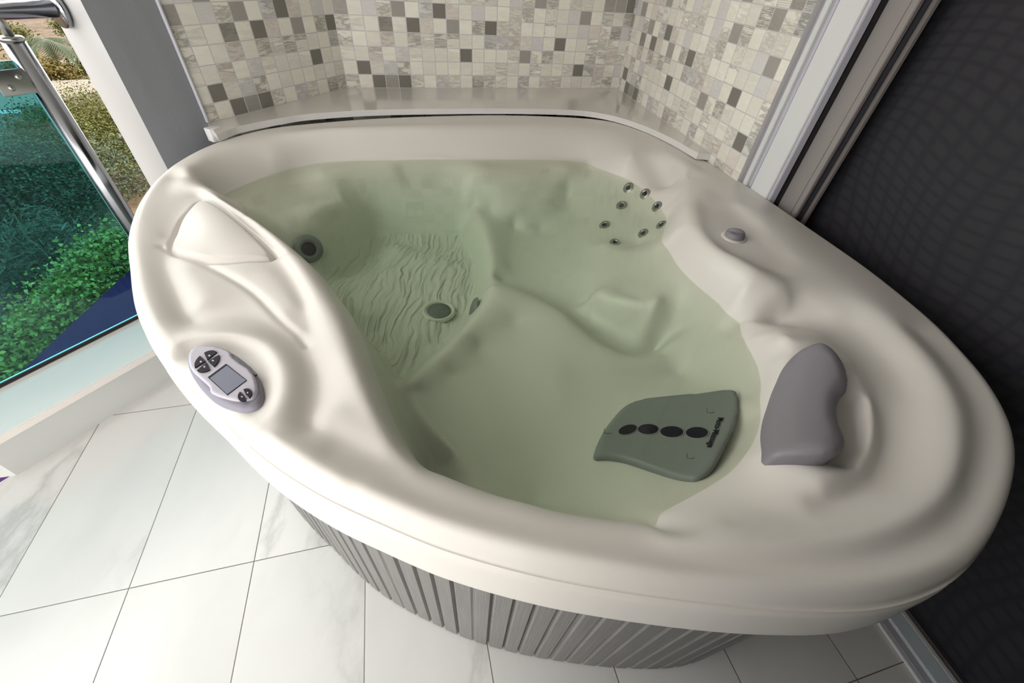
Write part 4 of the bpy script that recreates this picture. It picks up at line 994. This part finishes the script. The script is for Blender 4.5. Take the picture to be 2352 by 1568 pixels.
P=[at(u,v,-4.4)[:2] for u,v in [(-150,345),(130,345),(110,268),(-150,268)]]
obj('roof',prism(P,GZr,-4.4),roofm,e,smooth=False)
vc=at(38,290,-4.4); bm=bmesh.new(); box(bm,(vc[0],vc[1],-4.15),(.8,.5,.5),rz=.5,bev=.03); obj('roof_vent',bm,mat('white_painted_metal',(.25,.25,.25),.5),e,smooth=False)
# palm
pb_=at(165,183,GZr+.2); pc=pt(100,92,21.); e=empty('palm_tree',(pc[0],pc[1],GZr)); tag(e,'tall palm tree with drooping fronds at the top left','palm tree')
bm=bmesh.new(); stem(bm,(pc[0],pc[1],GZr),pc,.14,.11,6,.03); obj('trunk',bm,bark,e)
for k in range(16):
    a=2*math.pi*k/16+rng.normal()*.15; L=2.0+rng.normal()*.25; V=[];Fc=[]; up=rng.uniform(.2,1.1)
    dv=np.array([math.cos(a),math.sin(a),0]); sd_=np.array([-math.sin(a),math.cos(a),0]); N_=22
    V=[tuple(pc)]
    rach=[0]
    for i in range(N_):
        s=(i+1)/N_; c=pc+dv*L*s+np.array([0,0,up*s-1.9*s*s]); V.append(c); rach.append(len(V)-1)
        ll=.55*math.sin(math.pi*min(1,s*.85+.12))
        for sg_ in (-1,1):
            V.append(c+sg_*sd_*ll*.8+dv*ll*.5-np.array([0,0,ll*.45])); Fc.append((rach[-2],rach[-1],len(V)-1))
    obj('frond',pydata('frond',V,Fc),palmm,e,smooth=False)
for i,(u,v,t_,m_,lab) in enumerate(((60,165,19,rust,'rusty brown shrub left of the palm trunk'),(130,172,20,rust,'orange tinged shrub at the foot of the palm'),(185,150,22,olive,'small green shrub right of the palm trunk'),(45,85,24,olive,'light green shrub behind the palm fronds'),(150,60,27,olive,'distant light green shrub above the palm'))):
    c=pt(u,v,t_); e=empty('garden_shrub',(c[0],c[1],GZr)); tag(e,lab,'shrub'); leaves('foliage',blob(c,.9,.9,.6,2200),.12,m_,e); bm=bmesh.new(); stem(bm,(c[0],c[1],GZr),c,.04,.02); obj('trunk',bm,bark,e)
c=at(200,168,GZr); bm=bmesh.new(); box(bm,(c[0],c[1],GZr+.35),(2.2,1.2,.7),rz=.4,bev=.12); o=obj('garden_store',bm,mat('white_sheet_metal',(.25,.25,.25),.4),None,smooth=False); tag(o,'small white box like structure beyond the palm','shed')
sd=bpy.data.lights.new('sun','SUN'); sd.energy=SUN_E; sd.angle=.01; sd.color=(1,.93,.78); so=bpy.data.objects.new('sun',sd); COL.objects.link(so)
dv=Vector((-.55,-.35,-1.0)); so.rotation_euler=dv.to_track_quat('-Z','Y').to_euler()
# ------------------------------------------------------------------ light
S.view_settings.view_transform='Standard'; S.view_settings.look='None'; S.view_settings.gamma=1; S.view_settings.exposure=EXPO
W=bpy.data.worlds.new('sky'); S.world=W; W.use_nodes=True
bg=W.node_tree.nodes['Background']; bg.inputs[0].default_value=(1.,.965,.93,1); bg.inputs[1].default_value=SKY_E
